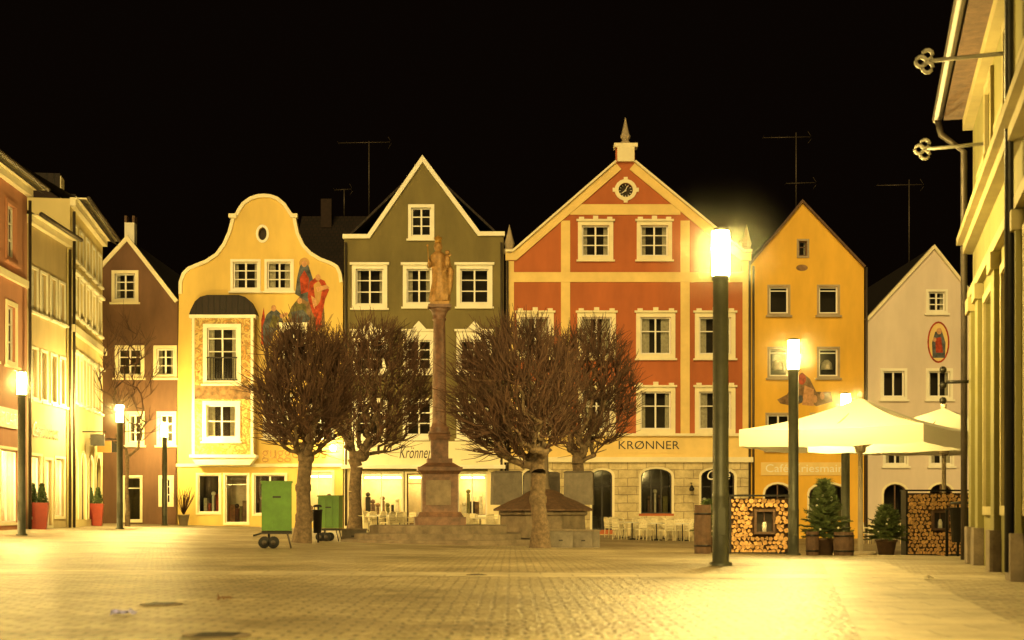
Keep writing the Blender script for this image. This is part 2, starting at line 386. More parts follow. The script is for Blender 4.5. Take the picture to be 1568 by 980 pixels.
# ------------------------------------------------------------ houses of the far row (plane Y=72)
YF=72.0
def FF(Y=YF): return Frame((0,Y),(1,0),(0,-1))
F=FF(); S=YF/FOC
def U(px): return (px-CX)*S
def V(py): return EYE+(HZ-py)*S
def W(H,x0,x1,y0,y1,**k): window(H,F,U(x0),U(x1),V(y1),V(y0),**k)
def SH(H,x0,x1,y0,y1,**k): shop(H,F,U(x0),U(x1),V(y1),V(y0),**k)
def O(l): return [(U(x),V(y)) for x,y in l]
BOT=840

# brown gable house
H=Obj('brown_gable_house',(U(213),YF,0))
out=O([(150,BOT),(272,BOT),(272,462),(195,362),(150,412)])
W(H,171,212,414,463); W(H,176,221,529,579); W(H,235,273-2,529,579); W(H,192,221,630,682); W(H,240,270,630,682)
SH(H,188,218,728,800,lit=False,mull=0,transom=.75,goods=False); W(H,243,266,728,776,sill=False)
wall(H.p('walls'),F,out,H.holes,m_brown)
ribbon(H.p('gable_trim'),F,O([(150,409),(195,360),(273,460)]),.2,-.1,.1,m_trim)
body(H,F,U(150),U(272),V(412),V(462),(U(195),V(364)),12)
wbox(H.p('chimney'),U(192),YF+1,V(368),.5,.5,V(336)-V(368),m_white)
for k in (-.2,.2): wbox(H.p('chimney'),U(192)+k,YF+1,V(336),.12,.5,.35,m_wood)
H.build()

# yellow baroque gable house with oriel
H=Obj('baroque_gable_house',(U(398),YF,0))
left=[(270,BOT),(270,700),(274,450),(274,432),(279,418),(288,409),(300,404),(315,398),(330,388),(341,373),(349,355),(354,336),(356,330)]
top=[(361,326),(364,320),(371,310),(382,302),(394,298),(404,297),(415,298),(426,302),(437,311),(443,320),(447,326)]
right=[(453,331),(454,338),(458,357),(466,374),(477,386),(492,395),(508,401),(518,407),(523,418),(525,432),(525,700),(525,BOT)]
outl=[(x,y) for x,y in left+top+right]
out=O([outl[0]]+outl[1:]); out=out[::-1]
H.holes.append(O(disc(402,358,6.5,10)))
W(H,353,399,397,446,sur=.13,smat=m_white); W(H,405,450,397,446,sur=.13,smat=m_white)
W(H,403,446,608,671,sur=.17,smat=m_white,hood='flat'); W(H,428,470,498,560,sur=.17,smat=m_white,hood='flat'); W(H,470,512,608,671,sur=.17,smat=m_white)
SH(H,300,339,724,788,lit=False,mull=0); SH(H,386,440,724,790,lit=False,mull=1)
SH(H,342,382,724,804,lit=True,mull=0,transom=.8,goods=True,es=m_curtain)
SH(H,462,512,720,800,lit=True,mull=1)
wall(H.p('walls'),F,out,H.holes,m_yel)
b=H.p('gable_trim')
ribbon(b,F,O(left[2:]+top+right[:-2]),.17,-.2,.1,m_trim)
box(b,F,U(351),U(363),V(334),V(328),-.2,.2,m_trim); box(b,F,U(445),U(456),V(334),V(328),-.2,.2,m_trim)
dk=O(disc(402,358,6.5,10)); H.p('interiors').add([F.P(u,v,-.2) for u,v in dk],[tuple(range(len(dk)))],m_dark)
o1=disc(402,358,10,14); o2=disc(402,358,6.5,10)
for i in range(18): prism(b,F,O([o1[i],o1[(i+1)%18],o2[(i+1)%18],o2[i]]),0,.06,m_white)
box(H.p('walls'),F,U(270),U(525),V(715),V(710),0,.1,m_trim)
# oriel bay
ob=H.p('oriel'); FB=Frame((0,YF-.7),(1,0),(0,-1)); s2=(YF-.7)/FOC
UB=lambda x:(x-CX)*s2; VB=lambda y:EYE+(HZ-y)*s2
keep=H.holes; H.holes=[]
window(H,FB,UB(311),UB(369),VB(588),VB(496),sur=.2,smat=m_white,bars=(.55,.8)); window(H,FB,UB(310),UB(368),VB(676),VB(614),sur=.2,smat=m_white,bars=(.5,))
wall(ob,FB,[(UB(293),VB(697)),(UB(389),VB(697)),(UB(389),VB(486)),(UB(293),VB(486))],H.holes,m_fresco,.7)
H.holes=keep
box(ob,FB,UB(290),UB(392),VB(701),VB(696),-.7,.08,m_white); box(ob,FB,UB(290),UB(392),VB(487),VB(482),-.7,.1,m_white)
prism(ob,FB,[(UB(300),VB(712)),(UB(382),VB(712)),(UB(390),VB(701.2)),(UB(292),VB(701.2))],-.7,-.05,m_trim)
for x in (296,386): box(ob,FB,UB(x-2),UB(x+2),VB(696),VB(487),0,.05,m_white)
prism(ob,FB,[(UB(290),VB(481.8)),(UB(393),VB(481.8)),(UB(390),VB(474)),(UB(384),VB(462)),(UB(376),VB(455)),(UB(366),VB(452)),(UB(318),VB(452)),(UB(307),VB(455)),(UB(299),VB(462)),(UB(293),VB(474))],-.7,.12,m_tile)
box(ob,FB,UB(298),UB(384),VB(611),VB(590),0,.012,m_fgrey)
for i in range(11):
    x=319+i*4.3; tube(H.p('balcony_rail'),[FB.P(UB(x),VB(582),.12),FB.P(UB(x),VB(549),.12)],.018,5,m_metal)
box(H.p('balcony_rail'),FB,UB(317),UB(364),VB(549),VB(547),.09,.14,m_metal); box(H.p('balcony_rail'),FB,UB(317),UB(364),VB(583),VB(581),.0,.14,m_metal)
# fresco on the wall
def blob(pts,mat,w):
    P=O(pts); H.p('painted_fresco').add([F.P(u,v,w) for u,v in P],[tuple(t) for t in tessellate_polygon([[Vector((u,v,0)) for u,v in P]])],mat)
blob([(438,498),(446,470),(458,455),(480,452),(496,470),(498,500),(480,506),(455,502)],m_fgrey,.004)
blob([(452,450),(455,425),(459,408),(466,400),(473,408),(480,430),(486,452),(470,462)],m_fblue,.007)
blob([(459,425),(466,414),(473,426),(472,447),(461,450)],m_fred,.010)
blob(disc(466,403,8,8.5),m_gold,.0055); blob(disc(466,404,4,5),m_skin,.012)
blob([(474,432),(484,424),(497,430),(504,444),(498,458),(494,478),(486,492),(478,478),(471,455)],m_fred,.013)
blob([(480,436),(488,430),(494,440),(490,462),(484,470),(482,452)],m_gold,.0145); blob([(476,452),(484,458),(486,480),(480,470)],m_skin,.0148)
blob(disc(487,425,4,5),m_skin,.016); blob([(484,440),(500,436),(505,441),(486,447)],m_skin,.018)
blob([(482,470),(494,462),(492,500),(484,512)],m_fred,.019)
blob([(404,532),(402,500),(408,482),(420,471),(432,482),(434,498),(420,508),(414,530)],m_fblue,.007)
blob([(412,500),(418,482),(428,486),(424,503)],m_fgreen,.01); blob(disc(419,472,4,5),m_skin,.012)
blob([(428,482),(440,478),(441,482),(430,488)],m_skin,.013)
blob([(440,484),(452,462),(468,466),(470,484),(456,494)],m_fgreen,.010); blob(disc(459,461,3.5,4.5),m_skin,.014)
blob([(446,478),(464,474),(476,488),(462,500),(448,496)],m_fblue,.0145)
blob([(400,528),(400,490),(404,470),(406,490),(407,528)],m_fred,.005)
text(H,F,'guggemos',U(401),U(500),V(708),.62,.06,m_gold)
body(H,F,U(271),U(525),V(440),V(440),(U(398),V(330)),14)
H.build()

# olive gable house
H=Obj('olive_gable_house',(U(650),YF,0))
tp=[(527,359),(562,359),(647,238),(735,355),(771,355)]
out=O([(527,BOT),(772,BOT)]+[(x,y) for x,y in reversed(tp)])
W(H,625,665,313,366,hood=None,smat=m_white)
for x0,x1 in ((539,593),(617,666),(699,754)): W(H,x0,x1,406,472 if x0<600 else 470,smat=m_white,sur=.19,hood='flat')
for x0,x1 in ((539,593),(617,666),(699,754)): W(H,x0,x1,515,572,smat=m_white,sur=.19,hood='ped')
for x0,x1 in ((539,593),(617,666),(699,754)): W(H,x0,x1,610,672,smat=m_white,sur=.19)
SH(H,550,618,722,792,mull=1,transom=None,sur=.06); SH(H,699,747,722,792,mull=1,sur=.06); SH(H,620,650,722,806,mull=0,transom=.8,goods=False,fmat=m_wood); SH(H,655,696,722,792,mull=1,sur=.06)
wall(H.p('walls'),F,out,H.holes,m_olive)
ribbon(H.p('gable_trim'),F,O([(525,359),(563,359),(647,238),(735,355),(773,355)]),.21,-.25,.14,m_white)
b=H.p('shopfront')
box(b,F,U(527),U(772),V(712),V(676),0,.12,m_trim); box(b,F,U(524),U(774),V(718),V(712.2),0,.5,m_white)
for x0,x1 in ((527,550),(747,772)): box(b,F,U(x0),U(x1),V(BOT),V(718.3),0,.06,m_yel_g)
for x0,x1 in ((550,618),(655,747)): box(b,F,U(x0),U(x1),V(BOT),V(792.3),0,.06,m_yel_g)
text(H,F,'Krönner',U(612),U(662),V(702),.6,.14,m_black,shear=.3)
wl=H.p('wall_lantern'); ball(wl,F.P(U(512),V(687),.6),.15,m_lantern); tube(wl,[F.P(U(528),V(680),.02),F.P(U(512),V(677),.6),F.P(U(512),V(682),.6)],.02,6,m_metal)
body(H,F,U(527),U(771),V(362),V(362),(U(647),V(246)),14)
for x in (530,768): pipe(H,F,U(x),V(805),V(372))
H.build()

# big red house
H=Obj('red_gable_house',(U(962),YF,0))
out=O([(775,BOT),(1149,BOT),(1149,388),(1137,388),(972,248),(972,222),(943,222),(943,248),(786,388),(775,388)])
for x0,x1 in ((885,939),(975,1029)): W(H,x0,x1,339,398,sur=.2,hood='step')
cols=((791,848),(884,943),(974,1034),(1064,1126))
for x0,x1 in cols: W(H,x0,x1,479,549,sur=.22,hood='step',curt=True,bars=(.62,))
for x0,x1 in cols: W(H,x0,x1,593,664,sur=.22,hood='step',curt=True,bars=(.62,))
for x0,x1 in ((797,850),(978,1032),(1070,1128)): SH(H,x0,x1,714,790,arch=.38,mull=2,transom=.6,fmat=m_metal,sur=.12,goods=True,lit=False)
SH(H,903,941,716,815,arch=.3,mull=1,transom=.72,fmat=m_metal,sur=.12,goods=False,lit=False)
H.holes.append(O(disc(958,291,11,11)))
wall(H.p('walls'),F,out,H.holes,m_red)
b=H.p('bands')
ribbon(b,F,O([(774,386),(786,386),(943,250)]),.42,-.1,.10,m_kband); ribbon(b,F,O([(972,250),(1137,386),(1150,386)]),.42,-.1,.10,m_kband)
ribbon(b,F,O([(774,383),(785,383),(942,246.5)]),.1,-.3,.25,m_trim); ribbon(b,F,O([(973,246.5),(1138,383),(1151,383)]),.1,-.3,.25,m_trim)
box(b,F,U(873.3),U(1041.7),V(329),V(313),0,.05,m_kband)
box(b,F,U(787),U(1137),V(432),V(417),0,.053,m_kband)
for x0,x1 in ((775,787),(1137,1149)): box(b,F,U(x0),U(x1),V(664),V(400),0,.056,m_kband)
for x0,x1,y in ((859,873,338),(1042,1056,338)):
    box(b,F,U(x0),U(x1),V(416.8),V(y),0,.047,m_kband); box(b,F,U(x0),U(x1),V(664),V(432.2),0,.047,m_kband)
o1=disc(958,291,17,16.5); o2=disc(958,291,11,11)
for i in range(18): prism(b,F,O([o1[i],o1[(i+1)%18],o2[(i+1)%18],o2[i]]),0,.08,m_trim)
for a in range(4):
    cx,cy=958+17*math.cos(a*math.pi/2),291+16.5*math.sin(a*math.pi/2); box(b,F,U(cx-3),U(cx+3),V(cy+3),V(cy-3),0,.1,m_trim)
dk=O(disc(958,291,11,11)); H.p('interiors').add([F.P(u,v,-.2) for u,v in dk],[tuple(range(18))],m_dark)
# clock: hour marks and hands
for a in range(12):
    an=a*math.pi/6; tube(H.p('clock'),[F.P(U(958+7.6*math.sin(an)),V(291-7.6*math.cos(an)),-.12),F.P(U(958+9.8*math.sin(an)),V(291-9.8*math.cos(an)),-.12)],.02,5,m_frame)
tube(H.p('clock'),[F.P(U(958),V(291),-.1),F.P(U(961),V(284),-.1)],.022,5,m_frame); tube(H.p('clock'),[F.P(U(958),V(291),-.1),F.P(U(952.5),V(295),-.1)],.025,5,m_frame); ball(H.p('clock'),F.P(U(958),V(291),-.1),.05,m_frame,8,6)
fx=U(958)
for (x0,x1,y0,y1) in ((945,971,226,248),(940,976,220,226)): box(b,F,U(x0),U(x1),V(y1),V(y0)-.003,-.5,.2,m_trim)
lathe(H.p('finial'),fx,YF+.15,[(.22,V(220)),(.26,V(217)),(.16,V(214)),(.24,V(210)),(.26,V(207)),(.2,V(204)),(.03,V(181)),(.01,V(179))],8,m_sill,False)
for x in (780,1144): lathe(H.p('finial'),U(x),YF+.15,[(.3,V(388)),(.3,V(381)),(.2,V(379)),(.26,V(372)),(.2,V(366)),(.03,V(346)),(.01,V(343))],8,m_sill,False)
g=H.p('ground_floor')
opn=[(797,850,714,790),(903,941,716,BOT),(978,1032,714,790),(1070,1128,714,790)]
holes=[arc_top(U(x0),U(x1),V(y1),V(y0),.44) for x0,x1,y0,y1 in opn if y1!=BOT]
holes.append(arc_top(U(903),U(941),V(818),V(716),.36))
F2=Frame((0,YF-.1),(1,0),(0,-1))
wall(g,F2,[(U(775),V(BOT)),(U(1149),V(BOT)),(U(1149),V(708)),(U(775),V(708))],holes,m_rust,.1,.1)
box(g,F,U(775),U(1149),V(700),V(668),0,.1,m_kband); box(g,F,U(772),U(1152),V(708),V(700.2),0,.3,m_trim); box(g,F,U(772),U(1152),V(668),V(664),0,.3,m_trim)
box(g,F,U(940),U(1046),V(694),V(671),.1,.13,m_kband)
text(H,F,'KRØNNER',U(947),U(1040),V(688),.42,.145,m_black)
text(H,F,'Café',U(1082),U(1118),V(735),.5,.2,m_white,shear=.3)
for x in (1057,880):
    tube(H.p('bracket'),[F.P(U(x),V(740),.1),F.P(U(x),V(740),.6),F.P(U(x),V(744),.6)],.025,6,m_metal); lathe(H.p('bracket'),U(x),YF-.6,[(.1,V(752)),(.14,V(749)),(.05,V(744))],8,m_metal)
body(H,F,U(776),U(1148),V(392),V(392),(U(958),V(252)),15)
pipe(H,F,U(777),V(810),V(400),.2); pipe(H,F,U(1147),V(810),V(400),.2)
H.build()

# golden gable house
H=Obj('golden_gable_house',(U(1236),YF,0))
out=O([(1150,BOT),(1323,BOT),(1323,408),(1228,309),(1150,402)])
W(H,1220,1239,366,395,sur=.1,smat=m_sill,mull=0,bars=(.6,),sill=False,fmat=m_wood)
for x0,x1 in ((1175,1210),(1251,1286)):
    W(H,x0,x1,436,483,sur=.1,smat=m_sill,mull=0,bars=(.85,),curt=False); W(H,x0,x1,531,579,sur=.1,smat=m_sill,mull=0,bars=(.85,),curt=False)
    for y in (545,): lathe(H.p('interiors'),U((x0+x1)/2),YF+.4,[(.3,V(y+20)),(.26,V(y+10)),(.1,V(y+5))],10,m_curtain)
W(H,1172,1212,632,690,sur=.1,smat=m_sill); W(H,1240,1290,632,690,sur=.1,smat=m_sill)
SH(H,1168,1214,738,800,arch=.5,mull=1,lit=False,goods=False,fmat=m_wood); SH(H,1236,1300,738,800,arch=.5,mull=1,lit=False,fmat=m_wood)
wall(H.p('walls'),F,out,H.holes,m_orange)
ribbon(H.p('gable_trim'),F,O([(1148,403),(1228,306),(1325,408)]),.1,-.3,.18,m_wood)
box(H.p('sign'),F,U(1165),U(1297),V(728),V(708),.0,.06,m_kband); text(H,F,'Café Kriesmair',U(1172),U(1290),V(723),.4,.075,m_white)
blob([(1190,612),(1205,604),(1215,588),(1228,570),(1240,580),(1250,600),(1272,600),(1275,615),(1250,622),(1235,614),(1215,622),(1195,618)],m_fgrey,.004)
blob([(1210,618),(1214,598),(1222,600),(1222,622)],m_fgreen,.007); blob([(1228,620),(1232,590),(1246,596),(1246,622)],m_skin,.007); blob(disc(1228,580,6,9),m_fred,.01)
blob(disc(1228,410,9,5),m_fgrey,.004)
for i in range(5): blob(disc(1215+i*11,606+(i%2)*5,3.5,6),random.choice([m_fred,m_skin,m_fblue]),.012+i*.001)
body(H,F,U(1150),U(1323),V(402),V(408),(U(1228),V(310)),14)
pipe(H,F,U(1326),V(815),V(410),.15); pipe(H,F,U(1153),V(815),V(408),.15)
H.build()

# rose-white gable house
H=Obj('white_gable_house',(U(1410),YF,0))
out=O([(1328,BOT),(1530,BOT),(1530,502),(1430,376),(1328,488)])
W(H,1418,1451,443,480,sur=.12,smat=m_white)
for x0,x1 in ((1348,1389),(1418,1459)): W(H,x0,x1,564,612,sur=.14,smat=m_white,bars=(),mull=1); W(H,x0+4,x1+2,680,714,sur=.1,smat=m_white,mull=1,bars=())
SH(H,1350,1392,738,800,arch=.5,mull=1,lit=False,fmat=m_wood,goods=False); SH(H,1420,1462,738,800,arch=.5,mull=1,lit=False,fmat=m_wood,goods=False)
wall(H.p('walls'),F,out,H.holes,m_wh)
ribbon(H.p('gable_trim'),F,O([(1326,488),(1430,375),(1532,503)]),.13,-.3,.16,m_trim)
blob(disc(1437,524,17,32,24),m_fred,.004); blob(disc(1437,524,14.5,29,24),m_kband,.007); blob([(1428,548),(1427,525),(1432,508),(1442,506),(1448,525),(1447,548)],m_fblue,.01)
blob([(1433,540),(1432,518),(1441,516),(1444,540)],m_fred,.013); blob(disc(1438,507,4,5),m_skin,.016); blob(disc(1431,520,2.5,3.5),m_skin,.018)
body(H,F,U(1328),U(1530),V(488),V(502),(U(1430),V(377)),14)
H.build()

# dark roofed house in the row behind
def back_house(x0,x1,ye,yr,Y,ch=(.3,.8)):
    s=Y/FOC; u=lambda x:(x-CX)*s; v=lambda y:EYE+(HZ-y)*s
    H=Obj('tiled_roof_house',((u(x0)+u(x1))/2,Y,0)); b=H.p('walls')
    wbox(b,(u(x0)+u(x1))/2,Y+5,-1,u(x1)-u(x0),10,v(ye)+1,m_brown)
    r=H.p('roof'); a,c=u(x0)-.3,u(x1)+.3
    r.add([(a,Y-.5,v(ye)),(c,Y-.5,v(ye)),(c,Y+5,v(yr)),(a,Y+5,v(yr)),(a,Y+10.5,v(ye)),(c,Y+10.5,v(ye))],[(0,1,2,3),(3,2,5,4),(0,3,4),(1,5,2)],m_tile)
    for t in ch:
        cx=a+(c-a)*t; wbox(H.p('chimney'),cx,Y+4,v(yr)-1,.7,.5,1.9,m_darkbrick)
    H.build()
back_house(452,580,420,306,90,(.3,)); back_house(1120,1200,440,372,90,(.45,))

def antenna(px,ytop,ybase,Y,bars):
    s=Y/FOC; x=(px-CX)*s; v=lambda y:EYE+(HZ-y)*s
    H=Obj('tv_antenna',(x,Y,v(ybase))); b=H.p('mast'); tube(b,[(x,Y,v(ybase)),(x,Y,v(ytop))],.035,6,m_zinc)
    for y,x0,x1 in bars:
        tube(b,[((x0-CX)*s,Y,v(y)),((x1-CX)*s,Y,v(y)+.05)],.022,5,m_zinc)
        n=7
        for i in range(n):
            xx=((x0+(x1-x0)*i/(n-1))-CX)*s; tube(b,[(xx,Y-.35,v(y)),(xx,Y+.35,v(y))],.012,4,m_zinc)
        xe=(x1-CX)*s; tube(b,[(xe-.1,Y,v(y)+.35),(xe+.12,Y,v(y)),(xe-.1,Y,v(y)-.3)],.02,4,m_zinc)
    H.build()
antenna(565,216,330,80,[(219,518,597)]); antenna(1219,203,330,78,[(211,1168,1240),(281,1203,1248)]); antenna(1392,275,420,78,[(284,1342,1412)]); antenna(527,290,330,80,[(291,512,538)])

# ------------------------------------------------------------ left row
def long_house(name,A,B,h,mat,roofh=3.5,depth=10,over=.5,back=0.0):
    A=Vector(A);B=Vector(B); d=(B-A); L=d.length; n=Vector((d.y,-d.x)).normalized()
    F=Frame(A,d,n); H=Obj(name,(A.x,A.y,0)); return H,F,L
def finish_long(H,F,L,h,mat,roofh=4,depth=10,over=.5,base=-.5):
    wall(H.p('walls'),F,[(0,base),(L,base),(L,h),(0,h)],H.holes,mat)
    b=H.p('walls')
    for u in (0,L):
        b.add([F.P(u,base,-.4),F.P(u,h,-.4),F.P(u,h,-depth),F.P(u,base,-depth)],[(0,1,2,3)],mat)
        b.add([F.P(u,h,-.4),F.P(u,h+roofh,-depth/2),F.P(u,h,-depth)],[(0,1,2)],m_darkbrick)
    r=H.p('roof'); k=roofh/(depth/2)
    r.add([F.P(-.1,h-over*k+.2,over),F.P(L+.1,h-over*k+.2,over),F.P(L+.1,h+roofh+.1,-depth/2),F.P(-.1,h+roofh+.1,-depth/2),F.P(-.1,h+.1,-depth-.3),F.P(L+.1,h+.1,-depth-.3)],[(0,1,2,3),(3,2,5,4)],m_tile)
    c=H.p('cornice'); box(c,F,-.02,L+.02,h-.28,h-.02,0.003,.22,m_trim); box(c,F,-.05,L+.05,h-.02,h+.04,0,over-.02,m_trim)
    tube(H.p('gutter'),[F.P(-.1,h+.02,over+.05),F.P(L+.1,h+.02,over+.05)],.08,8,m_zinc)

m_hotlight=M('shop_light_strong',(.8,.7,.4),.5,0,emit=(1,.78,.34),es=70)
# pink
H,Fl,L=long_house('pink_house',(-17.3,35),(-18.0,52.8),12.75,m_pink)
for c in (13.6,15.9,11.2,8.8,6.4,4.0):
    for z0,z1 in ((9.7,11.9),(6.0,8.3)): window(H,Fl,c-.65,c+.65,z0,z1,sur=.16,smat=m_pink if z0>9 else m_trim,curt=True)
for c in (4.5,8.5,12.4): shop(H,Fl,c-1.6,c+1.5,.55,3.3,mull=1,es=m_hotlight)
shop(H,Fl,14.6,16.9,.3,3.1,mull=1,es=m_hotlight)
finish_long(H,Fl,L,12.75,m_pink,over=.7,roofh=3)
box(H.p('cornice'),Fl,0,L,9.05,9.3,0.003,.14,m_trim)
box(H.p('shop_sign'),Fl,12.5,16.6,3.75,4.45,0.01,.12,m_white); text(H,Fl,'STADTCAFE',12.7,16.4,3.85,.45,.13,m_black)
pipe(H,Fl,L-.15,.1,12.3,.15); H.build()
# beige
H,Fl,L=long_house('beige_house',(-18.0,52.8),(-18.05,57.7),11.8,m_beige)
for c in (.75,1.9,3.1,4.2):
    for z0,z1 in ((8.3,10.0),(5.0,7.0)): window(H,Fl,c-.42,c+.42,z0,z1,sur=.1,smat=m_white,mull=1,bars=(.6,))
for a,b2 in ((.3,1.7),(3.2,4.6)): shop(H,Fl,a,b2,.5,3.0,mull=0,es=m_hotlight)
shop(H,Fl,1.9,3.0,.15,2.9,mull=0,es=m_hotlight,goods=False)
text(H,Fl,'Gewölbehaus',.6,3.6,3.6,.6,.05,m_black,shear=.25)
finish_long(H,Fl,L,11.8,m_beige,roofh=2.6); pipe(H,Fl,L-.1,.1,11.4,.15); H.build()
# cream
H,Fl,L=long_house('cream_house',(-17.95,57.75),(-19.2,66.7),13.5,m_cream)
for i in range(5):
    c=1.1+i*1.72
    for z0,z1 in ((8.9,10.6),(11.2,12.7),(5.3,7.3)): window(H,Fl,c-.5,c+.5,z0,z1,sur=.12,smat=m_white,mull=1,bars=(.6,),hood='flat' if z0<9 else None)
for i in range(4):
    c=1.3+i*2.1; shop(H,Fl,c-.75,c+.75,.35,3.4,mull=1,arch=.7,es=m_hotlight,fmat=m_wood,lit=i<3)
finish_long(H,Fl,L,13.5,m_cream,over=.7,roofh=3); box(H.p('cornice'),Fl,0,L,8.1,8.4,0.003,.2,m_trim)
pipe(H,Fl,.1,.1,13,.15)
for i,(t,z) in enumerate(((3.0,4.2),(5.0,4.0),(7.2,4.1))):
    tube(H.p('sign_bracket'),[Fl.P(t,z,.02),Fl.P(t,z,1.0)],.03,6,m_metal); box(H.p('sign_bracket'),Fl,t-.03,t+.03,z-.6,z-.1,.35,.95,m_gold if i%2 else m_metal)
for i in (1,3):
    u=1+i*2; box(H.p('dormer'),Fl,u,u+.8,14.0,15.2,-2.4,-.9,m_tile); box(H.p('dormer'),Fl,u,u+.8,14.1,15.1,-.9,-.86,m_trim)
H.build()

# ------------------------------------------------------------ right building close by
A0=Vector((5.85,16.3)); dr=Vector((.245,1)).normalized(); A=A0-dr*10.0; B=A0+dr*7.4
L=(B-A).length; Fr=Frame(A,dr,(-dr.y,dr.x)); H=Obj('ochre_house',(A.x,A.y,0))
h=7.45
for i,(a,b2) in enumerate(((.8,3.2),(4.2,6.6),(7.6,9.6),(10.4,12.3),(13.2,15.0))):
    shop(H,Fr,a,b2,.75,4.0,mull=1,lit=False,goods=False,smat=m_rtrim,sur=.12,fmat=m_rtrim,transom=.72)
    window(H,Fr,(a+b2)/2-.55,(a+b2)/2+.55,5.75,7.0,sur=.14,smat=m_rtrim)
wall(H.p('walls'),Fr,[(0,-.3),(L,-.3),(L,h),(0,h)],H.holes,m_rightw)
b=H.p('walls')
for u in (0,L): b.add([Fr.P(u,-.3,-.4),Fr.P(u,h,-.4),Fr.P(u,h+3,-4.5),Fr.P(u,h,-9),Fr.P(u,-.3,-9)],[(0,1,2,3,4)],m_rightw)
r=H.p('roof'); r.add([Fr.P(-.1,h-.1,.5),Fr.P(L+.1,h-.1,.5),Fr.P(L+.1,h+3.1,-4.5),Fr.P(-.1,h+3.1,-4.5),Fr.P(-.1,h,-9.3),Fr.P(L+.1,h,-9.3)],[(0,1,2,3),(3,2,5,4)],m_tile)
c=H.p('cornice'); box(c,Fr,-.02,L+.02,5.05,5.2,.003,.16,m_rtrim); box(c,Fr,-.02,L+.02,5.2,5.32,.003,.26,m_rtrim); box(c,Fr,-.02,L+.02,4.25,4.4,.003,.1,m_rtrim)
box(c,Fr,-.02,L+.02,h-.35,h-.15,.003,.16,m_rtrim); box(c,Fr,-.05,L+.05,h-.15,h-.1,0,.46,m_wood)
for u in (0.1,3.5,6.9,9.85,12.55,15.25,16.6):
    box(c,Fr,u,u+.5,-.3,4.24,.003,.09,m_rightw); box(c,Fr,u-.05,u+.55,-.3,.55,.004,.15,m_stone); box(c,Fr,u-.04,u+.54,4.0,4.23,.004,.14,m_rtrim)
tube(H.p('gutter'),[Fr.P(-.1,h-.1,.56),Fr.P(L+.15,h-.1,.56)],.08,8,m_zinc)
tube(H.p('gutter'),[Fr.P(L,h-.15,.56),Fr.P(L,h-.4,.5),Fr.P(L,h-.7,.14),Fr.P(L,0,.14)],.055,8,m_zinc)
tube(H.p('gutter'),[Fr.P(10.05,h-.15,.5),Fr.P(10.05,h-.5,.14),Fr.P(10.05,.1,.14)],.055,8,m_metal)
def hook(t,z,ln):
    b=H.p('iron_bracket'); tube(b,[Fr.P(t,z+.03,0),Fr.P(t,z,ln)],.028,7,m_iron)
    for (dv,dw) in ((.08,0.02),(-.08,.02),(0,.1)):
        pts=[Fr.P(t,z+dv+.065*math.sin(a),ln+dw+.065*math.cos(a)) for a in [i*math.pi/5 for i in range(11)]]
        tube(b,pts,.026,6,m_iron)
    box(b,Fr,t-.06,t+.06,z-.12,z+.18,0,.04,m_iron)
hook(10+1.75,6.57,.95); hook(10+4.84,6.2,.85)
tube(H.p('iron_bracket'),[Fr.P(16.9,2.9,.1),Fr.P(16.9,2.9,.45)],.03,6,m_metal)
for z in (2.6,2.85,3.1): ball(H.p('iron_bracket'),Fr.P(16.9,z,.5),.06,m_metal)
H.build()

# ------------------------------------------------------------ street lamps
def lamp(x,y,h=5.0,halo=True):
    z=gz(x,y); H=Obj('street_lamp',(x,y,z)); b=H.p('pole')
    lathe(b,x,y,[(.17,z-.05),(.17,z+.04),(.125,z+.05),(.125,z+1.0),(.128,z+1.02),(.128,z+1.06),(.12,z+1.08),(.115,z+h-.76),(.135,z+h-.75),(.135,z+h-.69),(.10,z+h-.685)],20,m_lampp)
    wbox(b,x,y-.118,z+.45,.1,.03,.4,m_lampp)
    lathe(H.p('light_head'),x,y,[(.12,z+h-.684),(.128,z+h-.66),(.128,z+h-.06),(.12,z+h-.03)],14,m_lampg)
    lathe(H.p('cap'),x,y,[(.13,z+h-.028),(.135,z+h-.01),(.11,z+h+.02),(.02,z+h+.035)],20,m_lampp)
    if halo: ball(H.p('halo_ball'),(x,y,z+h-.35),1.3,m_halo,24,16)  # added volume imitating lens bloom around the head
    H.build()
for x,y in ((3.11,21.2),(6.53,33),(-15.0,43.5),(-15.8,57.3),(-16.85,69)): lamp(x,y)
lamp(9.38,40,4.5)
for x,y in ((-14.2,27),(2.55,5.0),(9.0,-8)): lamp(x,y,5.0,False)  # out-of-frame lamps added for their light on the paving

